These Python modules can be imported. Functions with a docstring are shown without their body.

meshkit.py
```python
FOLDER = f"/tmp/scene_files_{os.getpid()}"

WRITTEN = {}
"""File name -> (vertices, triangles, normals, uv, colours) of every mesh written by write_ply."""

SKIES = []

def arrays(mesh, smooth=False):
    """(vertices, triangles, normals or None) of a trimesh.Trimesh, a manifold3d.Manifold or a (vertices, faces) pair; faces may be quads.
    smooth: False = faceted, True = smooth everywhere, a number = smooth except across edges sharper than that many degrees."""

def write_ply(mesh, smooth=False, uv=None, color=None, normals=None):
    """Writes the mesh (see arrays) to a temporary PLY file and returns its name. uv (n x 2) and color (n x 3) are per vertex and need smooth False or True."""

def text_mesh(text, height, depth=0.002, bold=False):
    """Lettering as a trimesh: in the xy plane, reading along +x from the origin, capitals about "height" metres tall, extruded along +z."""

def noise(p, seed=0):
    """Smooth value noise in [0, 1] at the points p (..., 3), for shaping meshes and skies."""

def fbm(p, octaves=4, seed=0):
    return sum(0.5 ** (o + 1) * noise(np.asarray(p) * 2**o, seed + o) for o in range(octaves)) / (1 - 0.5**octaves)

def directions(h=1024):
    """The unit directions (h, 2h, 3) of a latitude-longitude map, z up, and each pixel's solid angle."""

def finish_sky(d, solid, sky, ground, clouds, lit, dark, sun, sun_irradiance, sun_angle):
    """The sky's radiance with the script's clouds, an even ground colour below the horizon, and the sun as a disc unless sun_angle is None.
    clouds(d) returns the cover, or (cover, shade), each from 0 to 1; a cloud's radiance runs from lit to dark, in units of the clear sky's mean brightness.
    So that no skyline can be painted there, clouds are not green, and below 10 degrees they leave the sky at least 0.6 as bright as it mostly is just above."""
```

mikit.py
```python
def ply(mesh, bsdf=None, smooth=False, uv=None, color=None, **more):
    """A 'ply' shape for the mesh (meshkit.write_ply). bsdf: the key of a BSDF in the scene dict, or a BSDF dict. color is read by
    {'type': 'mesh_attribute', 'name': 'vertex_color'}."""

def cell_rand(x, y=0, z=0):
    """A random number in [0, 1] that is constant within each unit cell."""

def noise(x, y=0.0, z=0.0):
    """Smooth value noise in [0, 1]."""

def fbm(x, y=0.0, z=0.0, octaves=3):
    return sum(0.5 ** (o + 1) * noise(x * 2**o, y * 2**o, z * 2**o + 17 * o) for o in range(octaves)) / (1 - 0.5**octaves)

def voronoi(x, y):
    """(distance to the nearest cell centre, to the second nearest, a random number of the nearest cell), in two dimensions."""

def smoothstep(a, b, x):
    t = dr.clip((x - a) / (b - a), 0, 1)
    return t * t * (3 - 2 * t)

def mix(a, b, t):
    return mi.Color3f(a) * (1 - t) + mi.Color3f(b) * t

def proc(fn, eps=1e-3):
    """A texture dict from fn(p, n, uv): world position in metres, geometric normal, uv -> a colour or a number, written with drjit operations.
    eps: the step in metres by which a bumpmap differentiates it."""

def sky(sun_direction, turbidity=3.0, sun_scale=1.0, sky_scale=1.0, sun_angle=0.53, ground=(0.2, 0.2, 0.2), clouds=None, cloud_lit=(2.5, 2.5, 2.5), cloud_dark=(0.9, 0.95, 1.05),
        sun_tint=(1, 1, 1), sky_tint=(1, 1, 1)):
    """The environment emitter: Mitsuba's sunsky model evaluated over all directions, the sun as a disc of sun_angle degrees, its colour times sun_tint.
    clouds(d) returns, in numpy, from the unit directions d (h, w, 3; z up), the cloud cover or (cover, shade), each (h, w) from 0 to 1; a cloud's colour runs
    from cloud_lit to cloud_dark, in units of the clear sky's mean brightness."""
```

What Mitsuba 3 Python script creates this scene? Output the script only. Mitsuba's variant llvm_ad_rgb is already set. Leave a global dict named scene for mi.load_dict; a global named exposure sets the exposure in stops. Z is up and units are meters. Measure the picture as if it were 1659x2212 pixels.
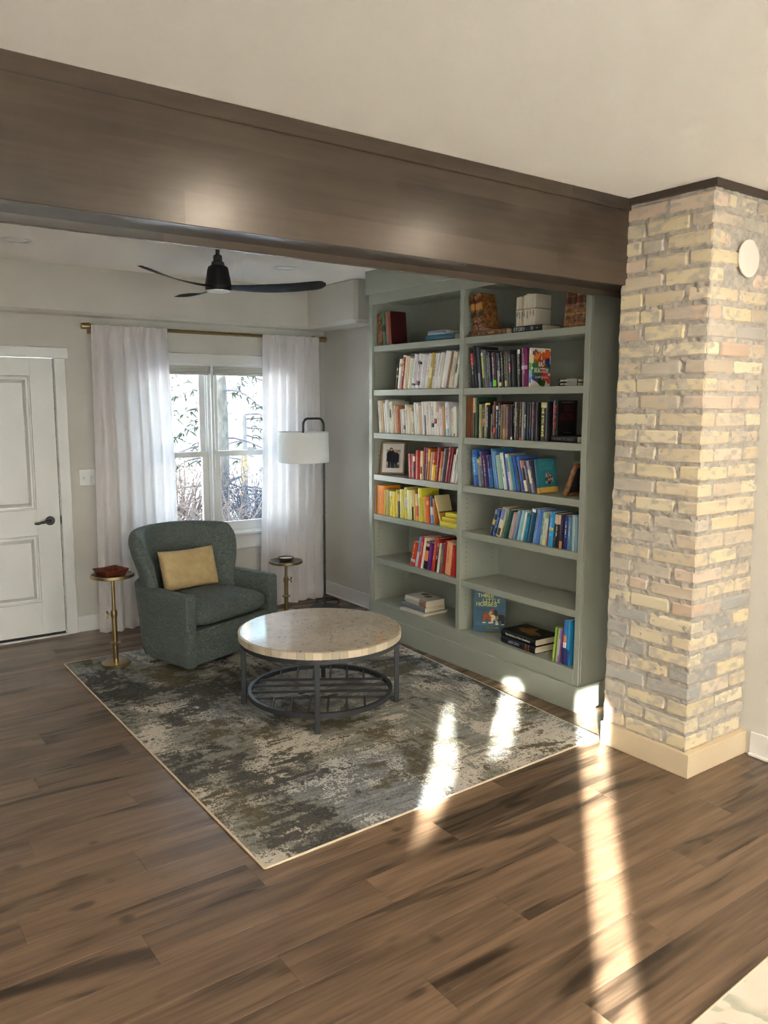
import math, random
import numpy as np, trimesh, drjit as dr, mitsuba as mi, mikit, meshkit
from mikit import proc, noise, fbm, voronoi, cell_rand, smoothstep, mix
from shapely.geometry import Polygon, Point, LineString
from shapely import affinity
random.seed(7); rng = np.random.default_rng(7)
T = mi.ScalarTransform4f
scene, labels = {}, {}

# ------------------------------------------------------------------ camera, sky, sun, exposure
W_PX, H_PX, F_PX = 1659, 2212, 1728.5
PITCH, ROLL, YAW = map(math.radians, (-7.714, 0.1436, 35.916))
cam_o = np.array([0.0, 0.0, 1.716])
_fw = np.array([math.sin(YAW)*math.cos(PITCH), math.cos(YAW)*math.cos(PITCH), math.sin(PITCH)])
_r0 = np.array([math.cos(YAW), -math.sin(YAW), 0.0]); _u0 = np.cross(_r0, _fw)
_up = -_r0*math.sin(ROLL) + _u0*math.cos(ROLL)
scene['camera'] = {'type': 'perspective', 'fov': math.degrees(2*math.atan(W_PX/2/F_PX)), 'fov_axis': 'x', 'near_clip': 0.05, 'far_clip': 500.0,
    'to_world': T().look_at(origin=cam_o.tolist(), target=(cam_o+_fw).tolist(), up=_up.tolist())}
SUN_EL = math.radians(12.0)
SUN_H = np.array([0.743, 0.669])                       # the way the sunlight travels over the floor
sun_dir = [-SUN_H[0]*math.cos(SUN_EL), -SUN_H[1]*math.cos(SUN_EL), math.sin(SUN_EL)]
scene['sky'] = mikit.sky(sun_dir, turbidity=2.6, sun_scale=27.0, sky_scale=5.2, sun_angle=0.53, ground=(0.6, 0.62, 0.66), sky_tint=(1.0, 1.0, 1.0), sun_tint=(.60, .93, 2.0))
exposure = 3.2
CAN_POWER = 50.0
CAN_SPOTS = [(1.70, 1.10), (2.93, 1.22), (0.5, -0.6), (2.4, -0.8), (-1.2, 1.1), (-1.2, -0.9)]
CAN_GAIN = [1.0, 0.5, 1.7, 1.6, 0.7, 1.2]
CAN_TINT = (1.0, 0.83, 0.64)

# ------------------------------------------------------------------ helpers
def lin(h):
    if not isinstance(h, str): return np.asarray(h, float)
    c = np.array([int(h[i:i+2], 16) for i in (0, 2, 4)])/255.0
    return np.where(c <= 0.04045, c/12.92, ((c+0.055)/1.055)**2.4)
def rgb(c): return {'type': 'rgb', 'value': [float(x) for x in lin(c)]}
def mat(key, color, rough=0.5, spec=0.5, metallic=0.0, bump=None, bump_scale=1.0, eps=1e-3, **kw):
    base = color if isinstance(color, dict) else rgb(color)
    b = {'type': 'principled', 'base_color': base, 'roughness': rough, 'specular': spec, 'metallic': metallic, **kw}
    if bump is not None:
        b = {'type': 'bumpmap', 'arbitrary': proc(bump, eps), 'scale': bump_scale, 'bsdf': b}
    scene[key] = {'type': 'twosided', 'bsdf': b}
    return key
VC = {'type': 'mesh_attribute', 'name': 'vertex_color'}
_count = {}
def numbered(name):
    n = _count.get(name, 0); _count[name] = n+1
    k = name if n == 0 else f'{name}_{n:03d}'
    return k
def thing(name, label, cat, group=None):
    k = numbered(name); labels[k] = {'label': label, 'category': cat}
    if group: labels[k]['group'] = group
    return k
def put(key, mesh, bsdf, smooth=False, color=None, label=None, kind=None, **kw):
    if color is not None:
        m = mesh if isinstance(mesh, trimesh.Trimesh) else trimesh.Trimesh(*meshkit.arrays(mesh)[:2], process=False)
        c = lin(color) if isinstance(color, str) else np.asarray(color, float)
        if c.ndim == 1: c = np.tile(c, (len(m.vertices), 1))
        kw['color'] = c; mesh = m
        if smooth not in (True, False): smooth = False
    scene[key] = mikit.ply(mesh, bsdf, smooth=smooth, **kw)
    if label or kind:
        labels.setdefault(key, {})
        if label: labels[key]['label'] = label
        if kind: labels[key]['kind'] = kind
    return key
def part(parent, name, mesh, bsdf, **kw): return put(numbered(f'{parent}__{name}'), mesh, bsdf, **kw)
def one(name, label, cat, mesh, bsdf, group=None, **kw):
    k = thing(name, label, cat, group); put(k, mesh, bsdf, **kw); return k
def struct(name, mesh, bsdf, label=None, **kw):
    k = put(name, mesh, bsdf, **kw); labels[k] = {'kind': 'structure'}
    if label: labels[k]['label'] = label
    return k
def cat(*ms):
    ms = [m for x in ms for m in (x if isinstance(x, (list, tuple)) else [x])]
    return trimesh.util.concatenate(ms)
def box(x0, x1, y0, y1, z0, z1, b=0.0):
    x0, x1 = sorted((x0, x1)); y0, y1 = sorted((y0, y1)); z0, z1 = sorted((z0, z1))
    if b <= 0:
        return trimesh.creation.box(bounds=[[x0, y0, z0], [x1, y1, z1]])
    b = min(b, (x1-x0)*.45, (y1-y0)*.45, (z1-z0)*.45)
    pts = []
    for sx, X in ((1, x0), (-1, x1)):
        for sy, Y in ((1, y0), (-1, y1)):
            for sz, Z in ((1, z0), (-1, z1)):
                pts += [[X, Y+sy*b, Z+sz*b], [X+sx*b, Y, Z+sz*b], [X+sx*b, Y+sy*b, Z]]
    return trimesh.convex.convex_hull(np.array(pts))
def xf(m, loc=(0, 0, 0), rz=0.0, rx=0.0, ry=0.0, sc=None):
    m = m.copy()
    if sc is not None: m.apply_scale(sc)
    for a, ax in ((rx, [1, 0, 0]), (ry, [0, 1, 0]), (rz, [0, 0, 1])):
        if a: m.apply_transform(trimesh.transformations.rotation_matrix(math.radians(a), ax))
    m.apply_translation(loc); return m
def lathe(prof, sec=40, loc=(0, 0, 0)):
    m = trimesh.creation.revolve(np.array(prof, float), sections=sec); m.apply_translation(loc); m.fix_normals(); return m
def cyl(r, z0, z1, x=0, y=0, sec=32, b=0.0):
    if b: return lathe([[0, z0], [r-b, z0], [r, z0+b], [r, z1-b], [r-b, z1], [0, z1]], sec, (x, y, 0))
    return lathe([[0, z0], [r, z0], [r, z1], [0, z1]], sec, (x, y, 0))
def tube(pts, radii, sides=10, cap=True):
    p = np.asarray(pts, float); n = len(p); r = np.broadcast_to(radii, (n,))
    t = np.gradient(p, axis=0); t /= np.linalg.norm(t, axis=1, keepdims=True)+1e-12
    a = np.cross(t[0], [0, 0, 1.0] if abs(t[0][2]) < .9 else [1.0, 0, 0]); a /= np.linalg.norm(a)
    V = []; ang = np.arange(sides)*2*np.pi/sides
    for i in range(n):
        a = a - t[i]*(a@t[i]); a /= np.linalg.norm(a); bb = np.cross(t[i], a)
        V.append(p[i]+r[i]*(np.cos(ang)[:, None]*a+np.sin(ang)[:, None]*bb))
    V = np.vstack(V); F = []
    for i in range(n-1):
        for j in range(sides):
            k = (j+1) % sides; A, B, C, D = i*sides+j, i*sides+k, (i+1)*sides+k, (i+1)*sides+j
            F += [[A, B, C], [A, C, D]]
    if cap:
        V = np.vstack([V, p[:1], p[-1:]]); c0, c1 = n*sides, n*sides+1
        for j in range(sides):
            k = (j+1) % sides; F += [[c0, k, j], [c1, (n-1)*sides+j, (n-1)*sides+k]]
    return trimesh.Trimesh(V, F, process=False)
def bar(p, q, w, h):
    """a straight bar of rectangular section between two points, h along z"""
    p, q = np.array(p, float), np.array(q, float); L = np.linalg.norm(q-p)
    m = box(0, L, -w/2, w/2, -h/2, h/2, min(w, h)*.12); d = (q-p)/L
    M = np.eye(4); y = np.array([-d[1], d[0], 0]); y /= np.linalg.norm(y); M[:3, 0] = d; M[:3, 1] = y; M[:3, 2] = np.cross(d, y); M[:3, 3] = p
    m.apply_transform(M); return m
def extrude(poly, h):
    return trimesh.creation.extrude_polygon(poly, h, engine='earcut')
def grid(fn, nu, nv, closed_u=False):
    V = np.array([fn(u, v) for v in np.linspace(0, 1, nv) for u in (np.linspace(0, 1, nu, endpoint=not closed_u))])
    F = []; m = nu if closed_u else nu-1
    for j in range(nv-1):
        for i in range(m):
            k = (i+1) % nu; a, b, c, d = j*nu+i, j*nu+k, (j+1)*nu+k, (j+1)*nu+i
            F += [[a, b, c], [a, c, d]]
    return trimesh.Trimesh(V, F, process=False)
def superpillow(a, b, c, n=3.0, m=2.2, res=40):
    """a rounded cushion: half sizes a, b, c"""
    U = np.linspace(-np.pi, np.pi, 2*res, endpoint=False); V = np.linspace(-np.pi/2, np.pi/2, res)
    s = lambda t, e: np.sign(t)*abs(t)**e
    def f(u, v):
        cv, sv = s(np.cos((v-.5)*np.pi), 2/m), s(np.sin((v-.5)*np.pi), 2/m)
        t = (u*2-1)*np.pi
        return [a*s(np.cos(t), 2/n)*cv, b*s(np.sin(t), 2/n)*cv, c*sv]
    return grid(f, 2*res, res, True)
def frac(v): return v-dr.floor(v)
# ------------------------------------------------------------------ materials
mat('m_wall', (.52, .505, .465), .7, .25); mat('m_ceiling', (.74, .72, .69), .8, .2); mat('m_white', (.70, .71, .71), .35, .5)
mat('m_pillar_base', (.60, .49, .34), .5, .4); mat('m_cover_plate', (.74, .70, .64), .5, .4)
mat('m_sage', (.285, .305, .260), .38, .5)
mat('m_black', (.009, .0095, .011), .5, .25); mat('m_black_metal', (.02, .022, .026), .38, .5); mat('m_iron', (.022, .025, .03), .42, .55)
mat('m_brass', (.40, .31, .16), .3, .5, 1.0); mat('m_brass_dark', (.30, .21, .09), .33, .5, 1.0); mat('m_bronze_top', (.035, .028, .022), .3, .6)
mat('m_blind', (.42, .42, .39), .8, .2); mat('m_void', (.01, .01, .01), .9, .1)
mat('m_book', VC, .45, .4); mat('m_pages', (.66, .58, .44), .9, .1); mat('m_print', VC, .5, .35)
mat('m_frame_wood', (.30, .22, .13), .5, .4); mat('m_glassy', (.02, .02, .022), .1, .5)
scene['m_pane'] = {'type': 'thindielectric', 'int_ior': 1.5}
scene['m_curtain'] = {'type': 'principledthin', 'base_color': rgb((.82, .79, .80)), 'roughness': .9, 'diff_trans': .8, 'eta': 1.3}
scene['m_shade'] = {'type': 'principledthin', 'base_color': rgb((.80, .82, .82)), 'roughness': .9, 'diff_trans': .35, 'eta': 1.3}
scene['m_sheer'] = {'type': 'principledthin', 'base_color': rgb((.82, .82, .82)), 'roughness': .95, 'diff_trans': .8, 'eta': 1.3}

PL_W, PL_L, PL_Y0, PL_X0 = 0.171, 1.22, 2.572, 1.223
def plank_shift(row):
    return cell_rand(row, 3, 7)*1.0
def f_wood(p, n, uv):
    row = dr.floor((PL_Y0-p.y)/PL_W); sh = frac(row*0.3719)*PL_L
    idx = dr.floor((p.x-PL_X0+sh)/PL_L); r1 = cell_rand(row, idx, 1); r2 = cell_rand(row, idx, 2)
    x, y = p.x+r1*31.0, p.y+r2*17.0
    w = fbm(x*1.3, y*4.0, r1*9, 2)
    g1 = fbm(x*1.7, y*19.0+w*3.0, r2*7, 3); g2 = fbm(x*6.0, y*120.0, 3.3, 2); g3 = fbm(x*1.15, y*9.0+w*2.5, r1*5+4, 3); g4 = fbm(x*3.0, y*34.0+w*4, r2*3+1, 2)
    band = smoothstep(.50, .74, g3); core = smoothstep(.60, .70, g4)*smoothstep(.46, .60, g3)
    knot = smoothstep(.74, .86, fbm(x*7, y*13, 2.2, 2))
    t = dr.clip(.55+1.0*(g1-.5)+.55*(g2-.5)+.12*(r1-.5)-.55*band, 0, 1)
    c = mix((.050, .033, .022), (.190, .122, .076), t)
    return c*(1-.50*core)*(1-.5*knot)
def f_wood_rough(p, n, uv):
    return .26+.16*fbm(p.x*5, p.y*70, 0, 2)
mat('m_floor', proc(f_wood), proc(f_wood_rough), .45)
def f_beam(p, n, uv):
    row = dr.floor(p.z*6.2+.35*noise(p.x*.25, 1.3)); sh = cell_rand(row, 5, 5)*2.2; idx = dr.floor((p.x+sh)/1.7); r = cell_rand(row, idx, 4)
    s = p.z+p.y
    g = fbm(p.x*2.2+r*20, s*16, r*9, 4); g2 = fbm(p.x*6, s*90, 1.1, 2); blot = fbm(p.x*4+7, s*7, 2.0, 3)
    t = dr.clip(.45+.55*(g-.5)+.3*(g2-.5)+.55*(blot-.5)+.45*(r-.5), 0, 1)
    return mix((.030, .022, .016), (.074, .052, .037), t)
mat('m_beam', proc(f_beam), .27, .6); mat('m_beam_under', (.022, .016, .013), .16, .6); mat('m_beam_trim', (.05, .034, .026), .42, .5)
RUG_X0, RUG_Y0 = 1.26, 2.49
def f_rug(p, n, uv):
    x, y = p.x, p.y
    qx, qy = dr.floor(x*160)/160, dr.floor(y*160)/160                     # knots of the weave
    wx = qx+.07*fbm(x*5, y*5, 7.0, 2); wy = qy+.07*fbm(x*5+9, y*5, 3.0, 2)
    sel = smoothstep(.44, .56, fbm(x*2.1+11, y*2.1+5, 2.0, 2))
    st = fbm(wx*26, wy*5.5, 1.7, 3)*sel+fbm(wx*5.5, wy*26, 4.1, 3)*(1-sel)
    ln = fbm(qx*70, y*6, 1.2, 2)*sel+fbm(x*6, qy*70, 2.2, 2)*(1-sel)
    gr = noise(qx*160, qy*160, 3.0); gr2 = fbm(qx*48, qy*48, 5.0, 2)
    big = fbm(wx*2.1+3.1, wy*1.7+8.2, 0.5, 2); med = fbm(wx*6.0+2, wy*6.0, 5.0, 3)
    e = .55*(gr2-.5)+.30*(gr-.5)+.45*(ln-.5)
    vl = 1.0*(fbm(wx*2.6+40, wy*2.2+17, 6.5, 2)-.5)+.8*(st-.5)+.75*(med-.5)+.9*e
    vd = 1.15*(big-.5)+.75*(st-.5)+.55*(fbm(wx*9, wy*9+30, 8.0, 2)-.5)+.8*e
    hue = fbm(x*1.5+20, y*1.5+30, 3.0, 2); ol = fbm(x*2.3+4, y*2.3+40, 3.0, 2)
    mid = mix((.205, .205, .180), (.172, .182, .192), smoothstep(.40, .60, hue+.5*(gr2-.5)))*(.62+.76*dr.clip(.5+1.4*(ln-.5)+.6*(gr-.5), 0, 1))
    light = mix((.46, .425, .375), (.42, .425, .42), smoothstep(.42, .60, hue))*(.86+.2*gr)
    dark = mix((.040, .041, .040), (.072, .062, .038), smoothstep(.48, .60, ol))*(.7+.6*gr)
    c = mix(mid, light, smoothstep(-.05, .06, vl)); c = mix(c, dark, smoothstep(.06, .22, vd)*.93)
    return c
def f_rug_h(p, n, uv): return .0015*noise(p.x*260, p.y*260)
mat('m_rug', proc(f_rug), .95, .1, bump=f_rug_h, eps=5e-4, sheen=.15); mat('m_rug_edge', (.52, .44, .34), .9, .1)
def f_rug2(p, n, uv):
    x, y = p.x, p.y
    a = x*.83+y*.55; b = -x*.55+y*.83
    lf = fbm(a*34, b*13, 1.0, 3); m = smoothstep(.54, .62, lf)*smoothstep(.36, .5, fbm(x*9, y*9, 3.0, 2))
    base = mix((.56, .49, .40), (.58, .53, .48), fbm(x*5, y*5, 4.0, 2))
    return mix(base, mix((.26, .30, .25), (.40, .39, .30), noise(x*11, y*11)), m*.9)
mat('m_rug_leaf', proc(f_rug2), .95, .1)
def f_chair(p, n, uv):
    s = fbm(p.x*230, p.y*230, p.z*230, 2); k = fbm(p.x*45, p.y*45, p.z*45, 2)
    c = mix((.034, .047, .045), (.105, .130, .122), dr.clip(1.7*(s-.5)+.45, 0, 1))
    return c*(.75+.5*k)+mi.Color3f(.20, .22, .205)*smoothstep(.70, .82, noise(p.x*300, p.y*300, p.z*300))
mat('m_chair', proc(f_chair), .85, .25, sheen=.6)
def f_velvet(p, n, uv):
    k = fbm(p.x*28, p.y*28, p.z*28, 3)
    return mix((.36, .255, .12), (.52, .40, .215), k)
mat('m_velvet', proc(f_velvet), .8, .2, sheen=.8)
def f_stone(p, n, uv):
    a = fbm(p.x*5, p.y*5, p.z*5, 4); b = fbm(p.x*26+2, p.y*40, p.z*26, 3); pit = smoothstep(.74, .80, fbm(p.x*75, p.y*75, p.z*75, 2))
    c = mix((.33, .275, .21), (.46, .40, .325), dr.clip(.5+1.2*(a-.5)+.8*(b-.5), 0, 1))
    return c*(1-.55*pit)
mat('m_stone', proc(f_stone), .09, .5)
def f_mortar(p, n, uv):
    a = fbm(p.x*45, p.y*45, p.z*45, 3); b = fbm(p.x*9, p.y*9, p.z*9, 2)
    return mix((.25, .235, .215), (.50, .455, .40), dr.clip(a*1.1+.4*(b-.5), 0, 1))
def f_mortar_h(p, n, uv): return .006*fbm(p.x*90, p.y*90, p.z*90, 3)
mat('m_mortar', proc(f_mortar), .95, .1, bump=f_mortar_h, eps=1e-3)
def f_brick_w(p, n, uv):
    a = fbm(p.x*26+4, p.y*26, p.z*34, 3); b = fbm(p.x*6, p.y*6+3, p.z*4, 2)
    return smoothstep(.46, .70, a+.6*(b-.5))*.75
def f_brick_h(p, n, uv): return .004*fbm(p.x*70, p.y*70, p.z*70, 3)
def f_brick_s(p, n, uv):
    a = fbm(p.x*40, p.y*40, p.z*40, 3)
    return mix((.34, .315, .28), (.50, .455, .39), a)
_b1 = {'type': 'principled', 'base_color': VC, 'roughness': .92, 'specular': .1}
_b2 = {'type': 'principled', 'base_color': proc(f_brick_s), 'roughness': .95, 'specular': .1}
scene['m_brick'] = {'type': 'twosided', 'bsdf': {'type': 'bumpmap', 'arbitrary': proc(f_brick_h), 'scale': 1.0, 'bsdf': {'type': 'blendbsdf', 'weight': proc(f_brick_w), 'a': _b1, 'b': _b2}}}
def f_leather(p, n, uv):
    a = fbm(p.x*55, p.y*55, p.z*55, 4); b = fbm(p.x*150, p.y*150, p.z*150, 2)
    return mix((.045, .018, .008), (.30, .13, .045), dr.clip(.5+1.7*(a-.5)+.5*(b-.5), 0, 1))
mat('m_leather', proc(f_leather), .5, .4)
mat('m_tray_leather', (.10, .022, .012), .5, .4)
def f_bark(p, n, uv):
    a = fbm(p.x*22, p.y*22, p.z*7, 3)
    return mix((.08, .075, .07), (.27, .25, .22), a)
mat('m_bark', proc(f_bark), .9, .1)
def f_bark2(p, n, uv):
    a = fbm(p.x*22, p.y*22, p.z*7, 3); c = mix((.30, .17, .08), (.62, .40, .20), a)
    return mix(c, mix((.16, .15, .14), (.30, .28, .26), a), smoothstep(.5, 1.0, p.z+.3*a))
mat('m_pine_bark', proc(f_bark2), .9, .1); mat('m_twig', (.13, .12, .14), .9, .1); mat('m_needles', (.035, .052, .04), .9, .1); mat('m_twig_red', (.26, .19, .16), .9, .1)
def f_snow(p, n, uv):
    return mix((.72, .75, .80), (.86, .87, .89), fbm(p.x*.8, p.y*.8, 0, 3))
mat('m_snow', proc(f_snow), .9, .1); mat('m_siding', (.4, .4, .38), .8, .2); mat('m_grass', (.35, .27, .14), .9, .1)
mat('m_edge_tile', VC, .45, .4)
# ------------------------------------------------------------------ the room
YW, XW, XM, ZC, ZS = 6.103, 3.766, 3.68, 2.66, 2.332
YF, XL, YN = 2.477, -4.5, -2.5                      # beam face, left wall, wall behind the camera
# floor of separate planks
struct('floor', box(XL, 3.9, YN, YW, -.12, -.012), 'm_void')
vis = 0
for row in range(-22, 31):
    y1 = PL_Y0-row*PL_W; y0 = y1-PL_W
    if y1 < YN or y0 > YW: continue
    sh = (row*0.3719-math.floor(row*0.3719))*PL_L
    i0 = math.floor((XL-PL_X0+sh)/PL_L); i1 = math.ceil((3.9-PL_X0+sh)/PL_L)
    for i in range(i0, i1):
        xa, xb = PL_X0-sh+i*PL_L, PL_X0-sh+(i+1)*PL_L
        xa, xb = max(xa, XL), min(xb, 3.76)
        if xb-xa < .02: continue
        ya, yb = max(y0, YN), min(y1, YW)
        if yb-ya < .02: continue
        if xb < -.6 or (yb < .75):
            continue
        part('floor', 'plank', box(xa+.0002, xb-.0002, ya+.0002, yb-.0002, -.012, 0, .0006), 'm_floor')
# planks that the photograph does not reach
part('floor', 'far_planks', cat(box(XL, -.6, YN, YW, -.012, -.0005), box(-.6, 3.76, YN, .72, -.012, -.0008)), 'm_floor', kind='stuff', label='same dark planks outside the view')

struct('ceiling', box(XL-.2, 4.1, YN-.2, YW+.2, ZC, ZC+.14), 'm_ceiling')
# back wall with window and door openings
WX0, WX1, WZ0, WZ1 = 2.06, 3.35, .637, 2.03
DX0, DX1, DZ1 = .545, 1.505, 2.045
struct('wall_back', cat(box(XL, DX0, YW, YW+.16, -.1, ZC), box(DX0, DX1, YW, YW+.16, DZ1, ZC), box(DX1, WX0, YW, YW+.16, -.1, ZC),
    box(WX0, WX1, YW, YW+.16, -.1, WZ0), box(WX0, WX1, YW, YW+.16, WZ1, ZC), box(WX1, 4.0, YW, YW+.16, -.1, ZC)), 'm_wall')
struct('wall_right', cat(box(XW, 3.95, 2.40, YW, -.1, ZC), box(XM, 3.95, YN, 2.40, -.1, ZC)), 'm_wall')
struct('wall_left', box(XL-.16, XL, YN-.16, YW+.16, -.1, ZC), 'm_wall')
# dropped soffit round the back room
def soffit_profile():
    return None
def rounded_strip(x0, x1, y0, y1, z0, z1, r=.02):
    return box(x0, x1, y0, y1, z0, z1, r)
struct('trim_1', cat(rounded_strip(XL, XW, 5.911, YW, ZS, ZC+.02), rounded_strip(3.491, XW, 5.20, YW, ZS, ZC+.02, .028)), 'm_wall', label='painted soffit dropped below the ceiling along the back room')
# wall behind the camera: two tall windows hung with sun-lit sheer drapes
RW = [(-4.1, -1.6, .15, 2.25), (-.9, 3.0, .15, 2.25)]
def wall_holes(y0, y1, holes, xa, xb, za, zb):
    ms = []; x = xa
    for (a, b, c, d) in holes:
        ms += [box(x, a, y0, y1, za, zb), box(a, b, y0, y1, za, c), box(a, b, y0, y1, d, zb)]; x = b
    return cat(ms, box(x, xb, y0, y1, za, zb))
struct('wall_front', wall_holes(YN-.16, YN, RW, XL, 3.95, -.1, ZC), 'm_wall')
# baseboards
struct('baseboard_back', cat(box(1.569, 2.0, YW-.014, YW, 0, .122, .003), box(2.0, XW, YW-.014, YW, 0, .122, .003), box(XL, .46, YW-.014, YW, 0, .122, .003)), 'm_white')
struct('baseboard_right', cat(box(XW-.014, XW, 4.9, YW, .0, .122, .003), box(XW-.027, XW-.014, 4.9, YW-.014, 0, .018, .005)), 'm_white')
struct('baseboard_pillar', cat(box(XM-.014, XM, YN, 1.985, 0, .122, .003), box(XM-.027, XM-.014, YN, 1.985, 0, .018, .005)), 'm_white')

# ------------------------------------------------------------------ the wooden beam
bm = thing('ceiling_beam', 'long dark stained wooden beam spanning the opening below the ceiling', 'beam')
BX0, BX1 = -3.6, 3.70
YB0, YB1, ZB = YF, 2.69, 2.271
part(bm, 'face_board', box(BX0, BX1, YB0, YB0+.02, ZB, ZC-.052, .0015), 'm_beam')
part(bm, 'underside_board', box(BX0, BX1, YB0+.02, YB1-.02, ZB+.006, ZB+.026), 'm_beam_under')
part(bm, 'rear_board', box(BX0, BX1, YB1-.02, YB1, ZB-.022, ZC-.001, .0015), 'm_beam')
part(bm, 'top_trim', box(BX0, BX1, YB0-.012, YB0+.02, ZC-.053, ZC-.0005, .002), 'm_beam')
part(bm, 'core', box(BX0, BX1, YB0+.021, YB1-.021, ZB+.027, ZC-.002), 'm_beam_trim')

# ------------------------------------------------------------------ brick pillar
PX, PY, PYB, PXR = 3.199, 2.037, 2.507, 3.70
ZPB = .1145
pil = thing('brick_pillar', 'square pillar of old cream and grey bricks between the rooms', 'pillar')
def mortar():
    def face(n, m, fn):
        return grid(lambda u, v: [0, 0, 0], n, m), fn
    out = []
    for (n, side) in ((100, 0), (100, 1)):
        m_ = 470; U, Z = np.meshgrid(np.linspace(0, 1, n), np.linspace(0, ZC-.001, m_))
        w = (PYB-PY) if side == 0 else (XM-PX)
        A = U*w
        P = np.stack([A*1.0+side*7.3, Z, 0*A], -1)
        h = .0105-.017*(meshkit.fbm(P*34, 3, 5)-.30)-.006*(meshkit.fbm(P*110, 2, 9)-.5)-.010*np.clip(meshkit.fbm(P*7, 2, 3)-.56, 0, 1)
        h = np.clip(h, -.0045, .012); ed = np.minimum(A, .03)/.03
        if side == 0: V = np.stack([PX+h, PY+np.maximum(A, .004), Z], -1)
        else: V = np.stack([PX+np.maximum(A, .004), PY+h, Z], -1)
        F = []
        i, j = np.meshgrid(np.arange(n-1), np.arange(m_-1)); a = (j*n+i).ravel()
        q = np.stack([a, a+1, a+n+1, a+n], 1) if side == 1 else np.stack([a, a+n, a+n+1, a+1], 1)
        out.append(trimesh.Trimesh(V.reshape(-1, 3), np.vstack([q[:, [0, 1, 2]], q[:, [0, 2, 3]]]), process=False))
    return cat(out)
part(pil, 'mortar', mortar(), 'm_mortar', smooth=True, label='rough grey mortar smeared over the brick edges')
part(pil, 'core', box(PX+.014, PXR, PY+.014, PYB-.004, 0, ZC-.001), 'm_mortar')
part(pil, 'base_trim', cat(box(3.186, PX+.03, 2.008, PYB+.004, .0005, ZPB, .002), box(3.186, XM, 2.008, PY+.03, .0005, ZPB, .002)), 'm_pillar_base', label='plain pale wooden skirting around the foot of the pillar')
part(pil, 'top_trim', cat(box(PX-.016, PX+.02, PY-.016, PYB, ZC-.03, ZC-.0005), box(PX-.016, XM, PY-.016, PY+.02, ZC-.03, ZC-.0005)), 'm_beam_trim', label='dark wooden strip where the pillar meets the ceiling')
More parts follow.
